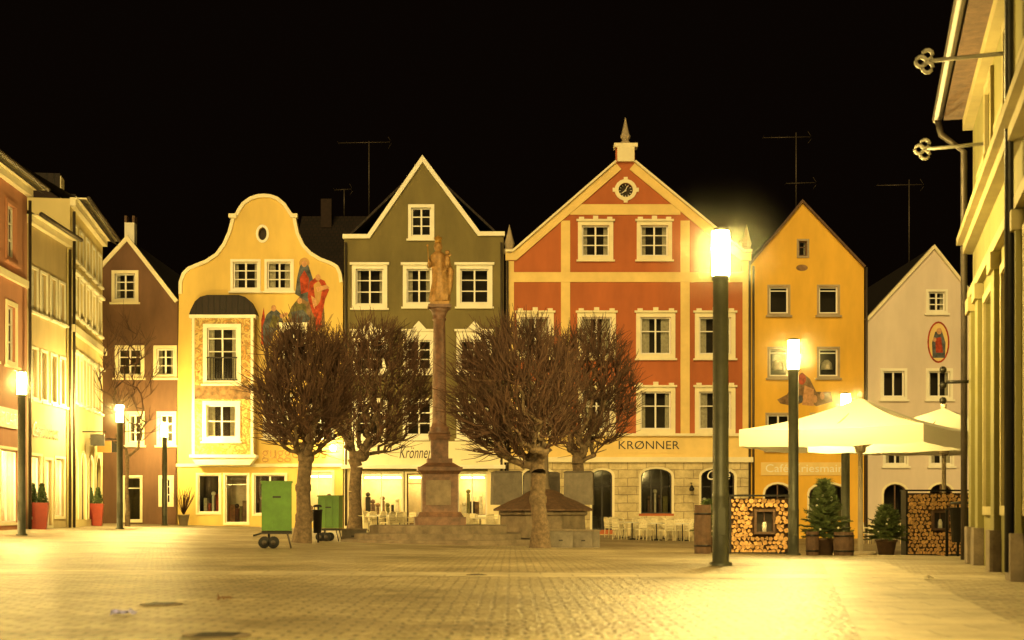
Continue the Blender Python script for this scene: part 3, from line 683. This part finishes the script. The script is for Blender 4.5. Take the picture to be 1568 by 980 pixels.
# ------------------------------------------------------------ trees
def bare_tree(x,y,trunk_h,crown_c,crown_r,n,r0,lean=(0,0),twigs=7,seed=1,tl=(.45,1.0),knob=True):
    rnd=random.Random(seed); z=gz(x,y); H=Obj('bare_tree',(x,y,z)); b=H.p('trunk_and_limbs'); tw=H.p('twigs')
    base=Vector((x,y,z)); topp=Vector((x+lean[0],y+lean[1],z+trunk_h)); C=Vector(crown_c)
    nodes=[base,base.lerp(topp,.3)+Vector((.03,0,0)),base.lerp(topp,.65)+Vector((-.04,.02,0)),topp]; par=[-1,0,1,2]
    pts=[]
    while len(pts)<n:
        p=Vector((rnd.uniform(-1,1),rnd.uniform(-1,1),rnd.uniform(-1,1)))
        l=p.length
        if l>1: continue
        if rnd.random()>l**1.2+.08: continue
        q=Vector((C.x+p.x*crown_r[0],C.y+p.y*crown_r[1],C.z+p.z*crown_r[2]))
        lim=topp.z+.3+.3*Vector((q.x-topp.x,q.y-topp.y)).length
        if q.z<lim-.25: continue
        pts.append(q)
    pts.sort(key=lambda p:(p-topp).length)
    N=np.zeros((n*3+10,3)); plen=np.zeros(n*3+10)
    for i,nd in enumerate(nodes): N[i]=nd
    cnt=4; plen[0]=plen[1]=plen[2]=50
    for p in pts:
        d=np.linalg.norm(N[:cnt]-np.array(p),axis=1); cost=d**1.25+.42*plen[:cnt]*.6
        cost=cost+np.where(N[:cnt,2]>p.z+.05,.9*(N[:cnt,2]-p.z),0)
        j=int(np.argmin(cost)); q=Vector(N[j]); seg=(p-q); ln=seg.length
        k=2 if ln>.45 else 1
        prev=j
        for i in range(1,k+1):
            r=q.lerp(p,i/k)
            if i<k: r+=Vector((rnd.uniform(-.06,.06),rnd.uniform(-.06,.06),rnd.uniform(-.01,.09)))*ln
            nodes.append(r); par.append(prev); N[cnt]=r; plen[cnt]=plen[prev]+ln/k if prev>=3 else ln/k; prev=cnt; cnt+=1
            if cnt>=n*3+9: break
        if cnt>=n*3+9: break
    m=len(nodes); A=[0.0]*m; child=[0]*m
    tip=.013
    for i in range(m-1,0,-1):
        if A[i]==0: A[i]=tip**2.1
        A[par[i]]+=A[i]; child[par[i]]+=1
    R=[a**(1/2.1) for a in A]; sc=r0/R[3]; sc=min(sc,1.6)
    R=[max(tip,r*sc) for r in R]; R[3]=r0*.95; R[2]=r0*.95; R[1]=r0*1.05; R[0]=r0*1.45
    for i in range(1,m):
        j=par[i]; ra=min(R[j],R[i]*1.35) if j>=3 else R[j]
        sd=10 if R[i]>.1 else (6 if R[i]>.03 else 4)
        big=R[i]>.04
        tube(b if big else tw,[nodes[j],nodes[i]],[ra,R[i]],sd,m_bark if big else m_twig,True,False)
        if knob and R[i]>.028 and rnd.random()<.35: ball(b,nodes[i],R[i]*1.25,m_bark,7,5)
    for i in range(4,m):
        outer=((nodes[i]-C).x/crown_r[0])**2+((nodes[i]-C).z/crown_r[2])**2+((nodes[i]-C).y/crown_r[1])**2
        if R[i]>.035: continue
        k=twigs if child[i]==0 else (3 if outer>.45 else 2)
        dirn=((nodes[i]-nodes[par[i]]).normalized()+(nodes[i]-topp).normalized()*.8).normalized()
        for _ in range(k):
            d=(dirn+Vector((rnd.gauss(0,.32),rnd.gauss(0,.32),rnd.gauss(.12,.28)))).normalized()
            ln=rnd.uniform(*tl)*(1 if outer>.4 else .8)
            p0=nodes[i]; p1=p0+d*ln*.5; p2=p1+(d+Vector((rnd.gauss(0,.15),rnd.gauss(0,.15),.12))).normalized()*ln*.5
            tube(tw,[p0,p1,p2],[.014,.011,.006],3,m_twig,False,False)
    H.build()
def twig_tree_px(px,D,cpx,cyt,cyb,w,trunk_h,n,r0,seed,lean=(0,0),twigs=7):
    s=D/FOC; x=(px-CX)*s; zt=EYE+(HZ-cyt)*s; zb=EYE+(HZ-cyb)*s; cx=(cpx-CX)*s
    rz=(zt-zb)/2-.4; bare_tree(x,D,trunk_h,(cx,D,(zt+zb)/2-.1),(w*s/2-.45,w*s/2-.45,rz),n,r0,lean,twigs,seed)
twig_tree_px(462,41,464,482,716,182,2.45,680,.21,3,(.12,0))
twig_tree_px(542,53,570,482,712,205,2.6,720,.24,5,(.1,0))
twig_tree_px(827,40,790,482,730,228,2.1,800,.23,8,(-.05,0))
twig_tree_px(882,52,900,488,716,176,2.5,660,.22,11,(.1,0))
s=64/FOC; bare_tree((195-CX)*s,64,2.6,((197-CX)*s,64,EYE+(HZ-590)*s),(1.3,1.3,3.2),110,.09,(0,0),4,21,(.4,.9),False)

# ------------------------------------------------------------ Marian column
cx,cy=-2.35,46.0; g0=gz(cx,cy)-.05
H=Obj('marian_column',(cx,cy,g0)); st=H.p('steps')
for i,(r,za,zb) in enumerate(((3.3,g0-.15,g0+.2),(2.85,g0+.2,g0+.38),(2.35,g0+.38,.36))):
    lathe(st,cx,cy,[(r,za),(r,zb-.03),(r-.03,zb)],8,m_stone,False,math.pi/8)
lathe(st,cx+2.4,cy-.4,[(.95,g0-.2),(.95,g0+.2)],6,m_stone,False,.3)
pd=H.p('pedestal')
def sq(z0,z1,w,w2=None,b=pd,mat=m_marble): wbox(b,cx,cy,z0,w,w,z1-z0,mat,.1,(w2 or w)/w)
sq(.36,.62,1.62); sq(.62,.78,1.5,1.3); sq(.78,2.0,1.14); sq(2.0,2.1,1.2,1.36); sq(2.1,2.22,1.42); sq(2.22,2.36,1.3,.85); sq(2.36,2.5,.8); sq(2.5,3.1,.56); sq(3.1,3.28,.62,.72)
wbox(pd,cx,cy-.58,1.0,.8,.04,.8,m_stone,.1)
lathe(H.p('shaft'),cx,cy,[(.34,3.28),(.36,3.36),(.3,3.42),(.32,3.5),(.25,3.56),(.225,3.7),(.22,5.2),(.19,6.95),(.23,6.98),(.23,7.04),(.2,7.06),(.26,7.25),(.36,7.36)],20,m_marble)
wbox(H.p('shaft'),cx,cy,7.36,.74,.74,.1,m_marble,.1); wbox(H.p('shaft'),cx,cy,7.46,.6,.6,.1,m_statue,.1)
sb=H.p('statue')
prof=[(.24,.0),(.3,.06),(.29,.3),(.27,.6),(.25,.85),(.24,1.05),(.25,1.2),(.27,1.35),(.25,1.5),(.13,1.62),(.07,1.67),(.065,1.71)]
vs=[];fs=[];seg=28
for i,(r,z) in enumerate(prof):
    for k in range(seg):
        a=2*math.pi*k/seg; f=1+.13*math.sin(9*a+z*1.5)*(1-z/1.8)+.07*math.sin(5*a-z*3)
        vs.append((cx+.05*math.sin(z*2.5)+r*f*math.cos(a)*1.05,cy+r*f*math.sin(a)*.75,7.56+z))
for i in range(len(prof)-1):
    for k in range(seg): fs.append((i*seg+k,i*seg+(k+1)%seg,(i+1)*seg+(k+1)%seg,(i+1)*seg+k))
sb.add(vs,fs,m_statue,True)
hx=cx-.04; hz=7.56+1.82
ball(sb,(hx,cy,hz),.115,m_statue,14,10,(.85,.95,1.15)); ball(sb,(hx,cy+.04,hz-.02),.15,m_statue,14,10,(.95,.9,1.2)) ; ball(sb,(hx,cy-.115,hz-.01),.02,m_statue,6,5)
lathe(sb,hx,cy,[(.1,hz+.1),(.12,hz+.14),(.1,hz+.16),(.14,hz+.27),(.1,hz+.24)],12,m_gold)
tube(sb,[(hx,cy,hz+.2),(hx,cy,hz+.36)],.015,5,m_gold); tube(sb,[(hx-.06,cy,hz+.3),(hx+.06,cy,hz+.3)],.015,5,m_gold)
tube(sb,[(cx-.22,cy,7.56+1.45),(cx-.33,cy-.1,7.56+1.15),(cx-.3,cy-.3,7.56+1.2),(cx-.3,cy-.33,7.56+1.35)],[.09,.08,.06,.04],8,m_statue)
tube(sb,[(cx-.31,cy-.34,7.56+1.0),(cx-.36,cy-.36,7.56+1.75)],.018,6,m_gold); ball(sb,(cx-.36,cy-.36,7.56+1.78),.04,m_gold,8,6)
tube(sb,[(cx+.2,cy,7.56+1.45),(cx+.34,cy-.08,7.56+1.1),(cx+.2,cy-.3,7.56+1.08)],[.09,.09,.06],8,m_statue)
tube(sb,[(cx+.24,cy-.2,7.56+1.1),(cx+.27,cy-.2,7.56+1.3),(cx+.27,cy-.2,7.56+1.45),(cx+.27,cy-.2,7.56+1.5)],[.1,.1,.07,.04],8,m_statue)
ball(sb,(cx+.27,cy-.21,7.56+1.58),.08,m_statue,10,8); tube(sb,[(cx+.27,cy-.22,7.56+1.42),(cx+.4,cy-.3,7.56+1.5)],.03,6,m_statue); tube(sb,[(cx+.24,cy-.26,7.56+1.12),(cx+.2,cy-.4,7.56+.92)],.04,6,m_statue)
tube(sb,[(cx+.22,cy-.1,7.56+1.4),(cx+.36,cy-.05,7.56+1.0),(cx+.33,cy-.02,7.56+.5),(cx+.26,cy,7.56+.1)],[.07,.12,.1,.06],8,m_statue)
H.build()

# ------------------------------------------------------------ fountain with winter cover
cx,cy=1.1,51.0; g0=gz(cx,cy)
H=Obj('covered_fountain',(cx,cy,g0)); b=H.p('basin')
lathe(b,cx,cy,[(1.8,g0-.1),(1.8,g0+.12),(1.65,g0+.16),(1.6,g0+.95),(1.7,g0+1.0),(1.7,g0+1.12),(1.5,g0+1.13)],8,m_stone,False,math.pi/8)
lathe(H.p('timber_cover'),cx,cy,[(1.9,g0+1.13),(1.9,g0+1.2),(.5,g0+1.85),(.3,g0+1.9)],8,m_wood,False,math.pi/8)
lathe(H.p('centre_column'),cx,cy,[(.3,g0+1.8),(.22,g0+2.1),(.2,g0+3.2),(.35,g0+3.3),(.1,g0+3.6)],10,m_stone)
for sx,ro in ((-1.3,.12),(1.3,-.1),(0,.4)):
    yy=cy+(1.3 if sx==0 else 0)
    wbox(H.p('wrapped_figures'),cx+sx,yy,g0+1.35,1.05,1.0,1.15,m_wrap,ro,.96)
    wbox(H.p('wrapped_figures'),cx+sx,yy,g0+2.5,1.08,1.03,.06,m_wrap,ro,.8)
H.build()

# ------------------------------------------------------------ green market carts
def cart(x,y,w,h,rot,name='green_waste_cart'):
    z=gz(x,y); H=Obj(name,(x,y,z)); c,s=math.cos(rot),math.sin(rot)
    def R(a,b2,c2): return (x+a*c-b2*s,y+a*s+b2*c,z+c2)
    b=H.p('container'); wbox(b,x,y,z+.42,w,w*.9,h-.42,m_green,rot); wbox(b,x,y,z+h,w+.05,w*.9+.05,.05,m_green,rot)
    for k in (-.48,-.16,.16,.48): q=R(k*w,-w*.455,0); wbox(b,q[0],q[1],z+.44,.035,.03,h-.5,m_green,rot)
    q=R(0,-w*.46,0); wbox(b,q[0],q[1],z+h-.35,w*.3,.02,.04,m_metal,rot)
    u=H.p('undercarriage'); wbox(u,x,y,z+.34,w*1.02,w*.7,.07,m_metal,rot)
    tube(u,[R(-w*.5,0,.36),R(-w*.8,0,.3)],.025,6,m_metal)
    for sx in (-.42,-.12):
        for sy in (-.38,.38):
            p1=R(sx*w,sy*w-.04,.14); p2=R(sx*w,sy*w+.04,.14); tube(u,[p1,p2],.14,14,m_rubber); tube(u,[R(sx*w,sy*w-.045,.14),R(sx*w,sy*w+.045,.14)],.06,8,m_zinc)
    tube(u,[R(-.27*w,0,.14),R(-.27*w,0,.36)],.03,6,m_metal)
    for sy in (-.35,.35): tube(u,[R(.35*w,sy*w,.36),R(.48*w,sy*w,.0)],.02,6,m_zinc)
    H.build()
s=34/FOC; cart((424-CX)*s,34,.7,1.55,.15)
s=45/FOC; cart((506-CX)*s,45,.66,1.4,-.1)

def bin_(x,y,h=.95,w=.28,mat=None):
    z=gz(x,y); H=Obj('litter_bin',(x,y,z)); mat=mat or m_metal
    tube(H.p('post'),[(x,y+w*.6,z),(x,y+w*.6,z+h+.1)],.03,8,m_metal)
    lathe(H.p('bucket'),x,y,[(w*.42,z+h*.3),(w*.5,z+h),(w*.54,z+h),(w*.54,z+h+.03),(w*.45,z+h+.03)],16,mat)
    lathe(H.p('hood'),x,y,[(w*.5,z+h+.1),(w*.42,z+h+.16),(.02,z+h+.18)],16,mat)
    tube(H.p('hood'),[(x-w*.3,y,z+h),(x-w*.3,y,z+h+.12)],.012,5,mat); H.build()
bin_((486-CX)*42/FOC,42); bin_((1474-CX)*34/FOC,34,1.15,.6)

def chest(x,y,w,h,rot):
    z=gz(x,y); H=Obj('grey_storage_box',(x,y,z)); b=H.p('body')
    wbox(b,x,y,z,w,w*.8,h,m_wrap,rot); wbox(b,x,y,z+h,w+.06,w*.8+.06,.05,m_stone,rot); wbox(b,x,y-w*.41,z+h*.4,.12,.02,.04,m_metal,rot); H.build()
chest((858-CX)*42/FOC,42,.66,.5,.1); chest((893-CX)*43/FOC,43.2,.6,.5,-.1); chest((905-CX)*43/FOC,44,.55,.5,.2); chest((545-CX)*47/FOC,46.5,.8,.35,.1)

# ------------------------------------------------------------ potted plants
def leafball(b,c,r,n,mat,rnd,ls=.05):
    for _ in range(n):
        d=Vector((rnd.gauss(0,1),rnd.gauss(0,1),rnd.gauss(0,1))).normalized()*r*rnd.uniform(.6,1.05)
        p=Vector(c)+d; a=Vector((rnd.gauss(0,1),rnd.gauss(0,1),rnd.gauss(0,1))).normalized(); t=a.cross(d).normalized()*ls; a2=a*ls*.8
        b.add([tuple(p-t),tuple(p+a2),tuple(p+t),tuple(p-a2)],[(0,1,2,3)],mat)
def potted(x,y,ph,pw,br,seed,conical=True):
    rnd=random.Random(seed); z=gz(x,y)-.02; H=Obj('potted_boxwood',(x,y,z))
    wbox(H.p('pot'),x,y,z,pw*.68,pw*.68,ph,m_pot,.2,1.4); wbox(H.p('pot'),x,y,z+ph,pw*1.0,pw*1.0,.06,m_pot,.2)
    tube(H.p('stem'),[(x,y,z+ph),(x,y,z+ph+br)],.03,6,m_bark)
    n=5
    for i in range(n): t=i/(n-1); leafball(H.p('foliage'),(x,y,z+ph+.1+t*br*1.9),br*(.75-.5*t),170,m_box,rnd,.045)
    H.build()
for px,Y in ((50,53.5),(64,53.2),(138,63.5),(150,63.0)): potted((px-CX)*Y/FOC,Y,.95,.5,.32,int(px))
def shrub(px,Y,h,seed):
    x=(px-CX)*Y/FOC; z=gz(x,Y); rnd=random.Random(seed); H=Obj('potted_shrub',(x,Y,z))
    lathe(H.p('pot'),x,Y,[(.2,z),(.28,z+.5),(.31,z+.5),(.31,z+.55),(.25,z+.55)],14,m_sill)
    for _ in range(45):
        d=Vector((rnd.gauss(0,.35),rnd.gauss(0,.35),1)).normalized(); tube(H.p('stems'),[(x,Y,z+.5),tuple(Vector((x,Y,z+.5))+d*h*.6),tuple(Vector((x,Y,z+.5))+d*h*rnd.uniform(.7,1)+Vector((rnd.gauss(0,.1),0,0)))],[.012,.01,.005],4,m_twig)
    H.build()
shrub(281,70,1.5,4)
def fir(px,Y,h,rad,seed,pot=.35):
    x=(px-CX)*Y/FOC; z=gz(x,Y); rnd=random.Random(seed); H=Obj('potted_fir_tree',(x,Y,z))
    lathe(H.p('pot'),x,Y,[(.2,z),(.27,z+pot),(.3,z+pot),(.3,z+pot+.05),(.24,z+pot+.05)],14,m_wood)
    tube(H.p('trunk'),[(x,Y,z+pot),(x,Y,z+pot+h)],[.045,.01],7,m_bark)
    b=H.p('foliage'); L=17
    for i in range(L):
        t=i/(L-1); zz=z+pot+.12+t*(h-.18); ln0=rad*(1-t)**.8+.06; nb=int(11-5*t)
        for k in range(nb):
            a=2*math.pi*(k+rnd.random()*.7)/nb+i; ln=ln0*rnd.uniform(.7,1.12); d=Vector((math.cos(a),math.sin(a),rnd.uniform(-.15,.25)+t*.5))
            p0=Vector((x,Y,zz)); p1=p0+d*ln
            tube(b,[p0,p1],[.012,.004],3,m_twig,False,False)
            m=int(8+ln*34)
            for j in range(m):
                q=p0.lerp(p1,.15+.85*j/m); side=Vector((-d.y,d.x,0))*(1 if j%2 else -1); w=(.16*(1-j/m)+.05)*rnd.uniform(.7,1.2)
                e=q+side*w+d*w*.7+Vector((0,0,rnd.uniform(-.05,.05))); u=Vector((rnd.uniform(-.01,.01),rnd.uniform(-.01,.01),.017))
                b.add([tuple(q-u),tuple(e),tuple(q+u)],[(0,1,2)],m_fir)
                e2=q+d*.05+Vector((rnd.uniform(-.04,.04),rnd.uniform(-.04,.04),.07)); b.add([tuple(q-side*.012),tuple(e2),tuple(q+side*.012)],[(0,1,2)],m_fir)
    for _ in range(8):
        t=rnd.uniform(.1,.8); a=rnd.uniform(math.pi,2*math.pi); r=rad*(1-t)*.95
        ball(b,(x+r*math.cos(a),Y+r*math.sin(a),z+pot+t*h),.03,m_white,6,5)
    H.build()
fir(1262,34,1.45,.62,1); fir(1357,37.5,.95,.55,2); fir(1085,37,1.0,.4,5)

# ------------------------------------------------------------ firewood stacks
def stack(px0,px1,ytop,Y,depth,niche,seed):
    s=Y/FOC; x0=(px0-CX)*s; x1=(px1-CX)*s; xc=(x0+x1)/2; z0=gz(xc,Y); z1=EYE+(HZ-ytop)*s; rnd=random.Random(seed)
    H=Obj('firewood_stack',(xc,Y,z0)); lb=H.p('logs'); f=H.p('steel_frame')
    nx0,nx1,nz0,nz1=[(niche[0]-CX)*s,(niche[1]-CX)*s,EYE+(HZ-niche[3])*s,EYE+(HZ-niche[2])*s]
    r=.058; row=0; z=z0+.06
    wbox(lb,xc,Y+depth*.55,z0+.05,(x1-x0)-.06,depth*.7,z1-z0-.1,m_logbark)
    while z<z1-.05:
        x=x0+.05+(r if row%2 else 0)
        while x<x1-.05:
            rr=r*rnd.uniform(.72,1.12); xx=x+rnd.uniform(-.016,.016); zz=z+rnd.uniform(-.016,.016)
            if not(nx0-.03<xx<nx1+.03 and nz0-.03<zz<nz1+.03):
                k=rnd.choice([3,4,5,7,8]); a0=rnd.random()*6; yo=rnd.uniform(-.06,.04); rv=[rr*rnd.uniform(.85,1.2)*(1.2 if k<5 else 1) for _ in range(k)]
                fr_=[(xx+rv[i]*math.cos(a0+2*math.pi*i/k),Y+yo,zz+rv[i]*math.sin(a0+2*math.pi*i/k)) for i in range(k)]
                bk=[(p[0],Y+depth*.3,p[2]) for p in fr_]
                lb.add(fr_,[tuple(range(k))],m_log); lb.add(fr_+bk,[(i,(i+1)%k,k+(i+1)%k,k+i) for i in range(k)],m_logbark)
            x+=r*2*.98
        z+=r*1.78; row+=1
    for x in (x0,x1): wbox(f,x,Y+depth*.4,z0,.05,depth,z1-z0,m_metal)
    wbox(f,xc,Y+depth*.4,z1,x1-x0+.1,depth+.06,.04,m_metal); wbox(f,xc,Y+depth*.4,z0,x1-x0,depth,.04,m_metal)
    n=H.p('niche_window'); c=.06
    for a,b2,p,q in ((nx0,nx1,nz0,nz0+c),(nx0,nx1,nz1-c,nz1),(nx0,nx0+c,nz0+c,nz1-c),(nx1-c,nx1,nz0+c,nz1-c)):
        wbox(n,(a+b2)/2,Y-.04,p,b2-a,.14,q-p,m_wood)
    wbox(n,(nx0+nx1)/2,Y-.02,nz0+c,.03,.04,nz1-nz0-2*c,m_wood)
    lathe(n,(nx0+nx1)/2,Y-.03,[(.06,nz0+c),(.06,nz0+.22),(.03,nz0+.3)],8,m_white)
    wbox(n,(nx0+nx1)/2,Y+.04,nz0+c,nx1-nx0-.1,.02,nz1-nz0-2*c,m_dark)
    H.build()
stack(1118,1209,760,35,.5,(1154,1186,780,818),1); stack(1388,1500,752,38.5,.5,(1426,1452,782,812),2)

def wplanter(px,Y,w,h,rot=0,name='wooden_planter'):
    x=(px-CX)*Y/FOC; z=gz(x,Y); H=Obj(name,(x,Y,z)); b=H.p('tub')
    n=14
    lathe(b,x,Y,[(w*.46,z),(w*.5,z+h*.5),(w*.46,z+h),(w*.4,z+h),(w*.4,z+h-.05)],n,m_wood,False)
    for t in (.15,.8): lathe(b,x,Y,[(w*.5,z+h*t),(w*.505,z+h*t+.04)],n,m_metal)
    H.build()
wplanter(1076,33.5,.42,1.15); wplanter(1244,33.2,.32,.55); wplanter(1292,33.5,.5,.55)
x=(1450-CX)*35/FOC; H=Obj('bollard',(x,35,gz(x,35))); lathe(H.p('post'),x,35,[(.04,gz(x,35)),(.035,gz(x,35)+1.1),(.05,gz(x,35)+1.12),(.01,gz(x,35)+1.18)],10,m_metal); H.build()

# ------------------------------------------------------------ parasols
def parasol(x,y,half,ze,za,rot):
    z=gz(x,y); H=Obj('large_parasol',(x,y,z)); b=H.p('canopy'); c=[(x+half*math.cos(rot+k*math.pi/2),y+half*math.sin(rot+k*math.pi/2)) for k in range(4)]
    N=8
    for k in range(4):
        p,q=Vector((*c[k],ze)),Vector((*c[(k+1)%4],ze)); ap=Vector((x,y,za)); vs=[];fs=[]
        for i in range(N+1):
            for j in range(N+1):
                e=p.lerp(q,j/N); r=ap.lerp(e,i/N); sag=.22*(i/N)*math.sin(math.pi*j/N)*.7; r.z-=sag*.5*(1-.3*i/N); r.z-= .12*math.sin(math.pi*i/N)
                vs.append(tuple(r))
        for i in range(N):
            for j in range(N): a=i*(N+1)+j; fs.append((a,a+1,a+N+2,a+N+1))
        b.add(vs,fs,m_fab,True)
        vv=[];vf=[]
        for j in range(N+1):
            e=Vector(vs[N*(N+1)+j]); vv+= [tuple(e),tuple(e-Vector((0,0,.42+.02*math.sin(j*3))))]
        for j in range(N): vf.append((2*j,2*j+2,2*j+3,2*j+1))
        H.p('valance').add(vv,vf,m_fab,True)
        m=p.lerp(q,.5)
        for e in (p,m):
            end=ap.lerp(e,.95)-Vector((0,0,.16)); tube(H.p('ribs'),[ap-Vector((0,0,.15)),end],.025,5,m_sill)
            mid=ap.lerp(e,.5)-Vector((0,0,.2)); tube(H.p('ribs'),[(x,y,ze-.45),mid],.022,5,m_sill)
    lathe(H.p('mast'),x,y,[(.4,z),(.4,z+.08),(.07,z+.1),(.055,za),(.08,za),(.08,za+.1),(.02,za+.15)],14,m_sill)
    lathe(H.p('mast'),x,y,[(.11,ze-.55),(.14,ze-.5),(.14,ze-.4),(.08,ze-.36)],12,m_sill)
    H.build()
parasol(8.82,36,3.25,2.83,3.68,math.radians(12)); parasol(12.3,40.5,3.6,2.95,3.75,math.radians(14))

# ------------------------------------------------------------ cafe furniture
def chair_mesh():
    b=Buf()
    for sx in (-.21,.21):
        tube(b,[(sx,-.2,0),(sx,-.2,.66),(sx,.2,.68)],.02,6,m_chair); tube(b,[(sx,.24,0),(sx,.2,.45),(sx*.95,.26,.88)],.02,6,m_chair)
    wbox(b,0,0,.43,.46,.44,.04,m_chair)
    n=6
    for i in range(n):
        a=-.2+.4*i/(n-1); tube(b,[(a,.21,.46),(a,.26+.03*math.cos(a*6),.88)],.016,4,m_chair)
    tube(b,[(-.21,.25,.88),(-.1,.29,.92),(.1,.29,.92),(.21,.25,.88)],.022,6,m_chair)
    for z in (.52,.62,.72,.82): wbox(b,0,.25,z,.4,.014,.07,m_chair)
    return b.mesh('cafe_chair',(0,0,0))
def table_mesh():
    b=Buf(); lathe(b,0,0,[(.35,.71),(.36,.72),(.36,.74),(.34,.745)],20,m_white); lathe(b,0,0,[(.2,0),(.2,.02),(.025,.05),(.025,.71)],12,m_metal)
    for k in range(3):
        a=k*2.09; tube(b,[(0,0,.06),(.25*math.cos(a),.25*math.sin(a),.01)],.018,5,m_metal)
    return b.mesh('cafe_table',(0,0,0))
cm=chair_mesh(); tm=table_mesh()
def put(me,name,x,y,rot):
    o=bpy.data.objects.new(name,me); o.location=(x,y,gz(x,y)+.005); o.rotation_euler=(0,0,rot); scene.collection.objects.link(o)
rnd=random.Random(3)
for px,Y in ((955,64),(985,63.5),(1012,64.5),(1040,64),(968,60.5),(1005,60),(1045,60.5),(565,66),(590,65.5),(612,66.5),(705,66),(735,66.5),(578,63),(1180,60),(1350,60)):
    x=(px-CX)*Y/FOC; put(tm,'cafe_table',x,Y,0)
    for k in range(4):
        a=rnd.random()*1.0+k*1.57; put(cm,'cafe_chair',x+.62*math.cos(a),Y+.62*math.sin(a),a-math.pi/2)
def cover(px,py,r):
    Y=EYE*FOC/(py-HZ); x=(px-CX)*Y/FOC; b=Buf(); lathe(b,x,Y,[(r,.004),(r,.010),(r-.02,.012),(r-.02,.010),(.01,.010)],24,m_stone,False)
    for k in range(-3,4): wbox(b,x,Y+k*r*.22,.0105,r*1.2,.02,.004,m_metal)
    o=bpy.data.objects.new('manhole_cover',b.mesh('manhole_cover',(x,Y,0))); o.location=(x,Y,0); scene.collection.objects.link(o)
cover(247,926,.18); cover(332,974,.22); cover(730,881,.13)
def paper(px,py,sz,mat,name):
    Y=EYE*FOC/(py-HZ); x=(px-CX)*Y/FOC; rr=random.Random(px); vs=[];fs=[]; n=6
    for i in range(n):
        for j in range(n): vs.append((x+(i/(n-1)-.5)*sz+rr.uniform(-.01,.01),Y+(j/(n-1)-.5)*sz,.006+abs(rr.gauss(0,.02))+.02*math.sin(i*1.3)**2))
    for i in range(n-1):
        for j in range(n-1): a=i*n+j; fs.append((a,a+1,a+n+1,a+n))
    b=Buf(); b.add(vs,fs,mat); o=bpy.data.objects.new(name,b.mesh(name,(x,Y,0))); o.location=(x,Y,0); scene.collection.objects.link(o)
paper(190,943,.16,M('printed_wrapper',(.25,.25,.6),.4,.8,30),'crumpled_wrapper'); paper(345,921,.12,m_fgrey,'crumpled_paper'); paper(1422,888,.1,m_curtain,'crumpled_paper')

# ------------------------------------------------------------ light & sky
w=bpy.data.worlds.new('World'); scene.world=w; w.use_nodes=True; nt=w.node_tree
bg=nt.nodes['Background']; bg.inputs[0].default_value=(.0026,.0013,.0007,1); bg.inputs[1].default_value=1.0
sd=bpy.data.lights.new('night_fill','SUN'); sd.energy=2.6; sd.angle=math.radians(28); sd.color=(1,.67,.22)  # no sun at night: broad warm fill added to brighten the facades
so=bpy.data.objects.new('night_fill',sd); so.rotation_euler=Vector((.13,.86,-.42)).to_track_quat('-Z','Y').to_euler(); so.location=(0,-20,30); scene.collection.objects.link(so)

cam=bpy.data.cameras.new('camera'); co=bpy.data.objects.new('camera',cam); scene.collection.objects.link(co)
co.location=(0,0,EYE); co.rotation_euler=(math.radians(90),0,0); cam.lens=50; cam.sensor_width=36; cam.shift_y=(HZ-490)/1568.0; cam.clip_end=1500; cam.clip_start=.1
cam.dof.use_dof=True; cam.dof.focus_distance=60; cam.dof.aperture_fstop=2.2
scene.camera=co
scene.view_settings.view_transform='Standard'; scene.view_settings.look='None'; scene.view_settings.exposure=0
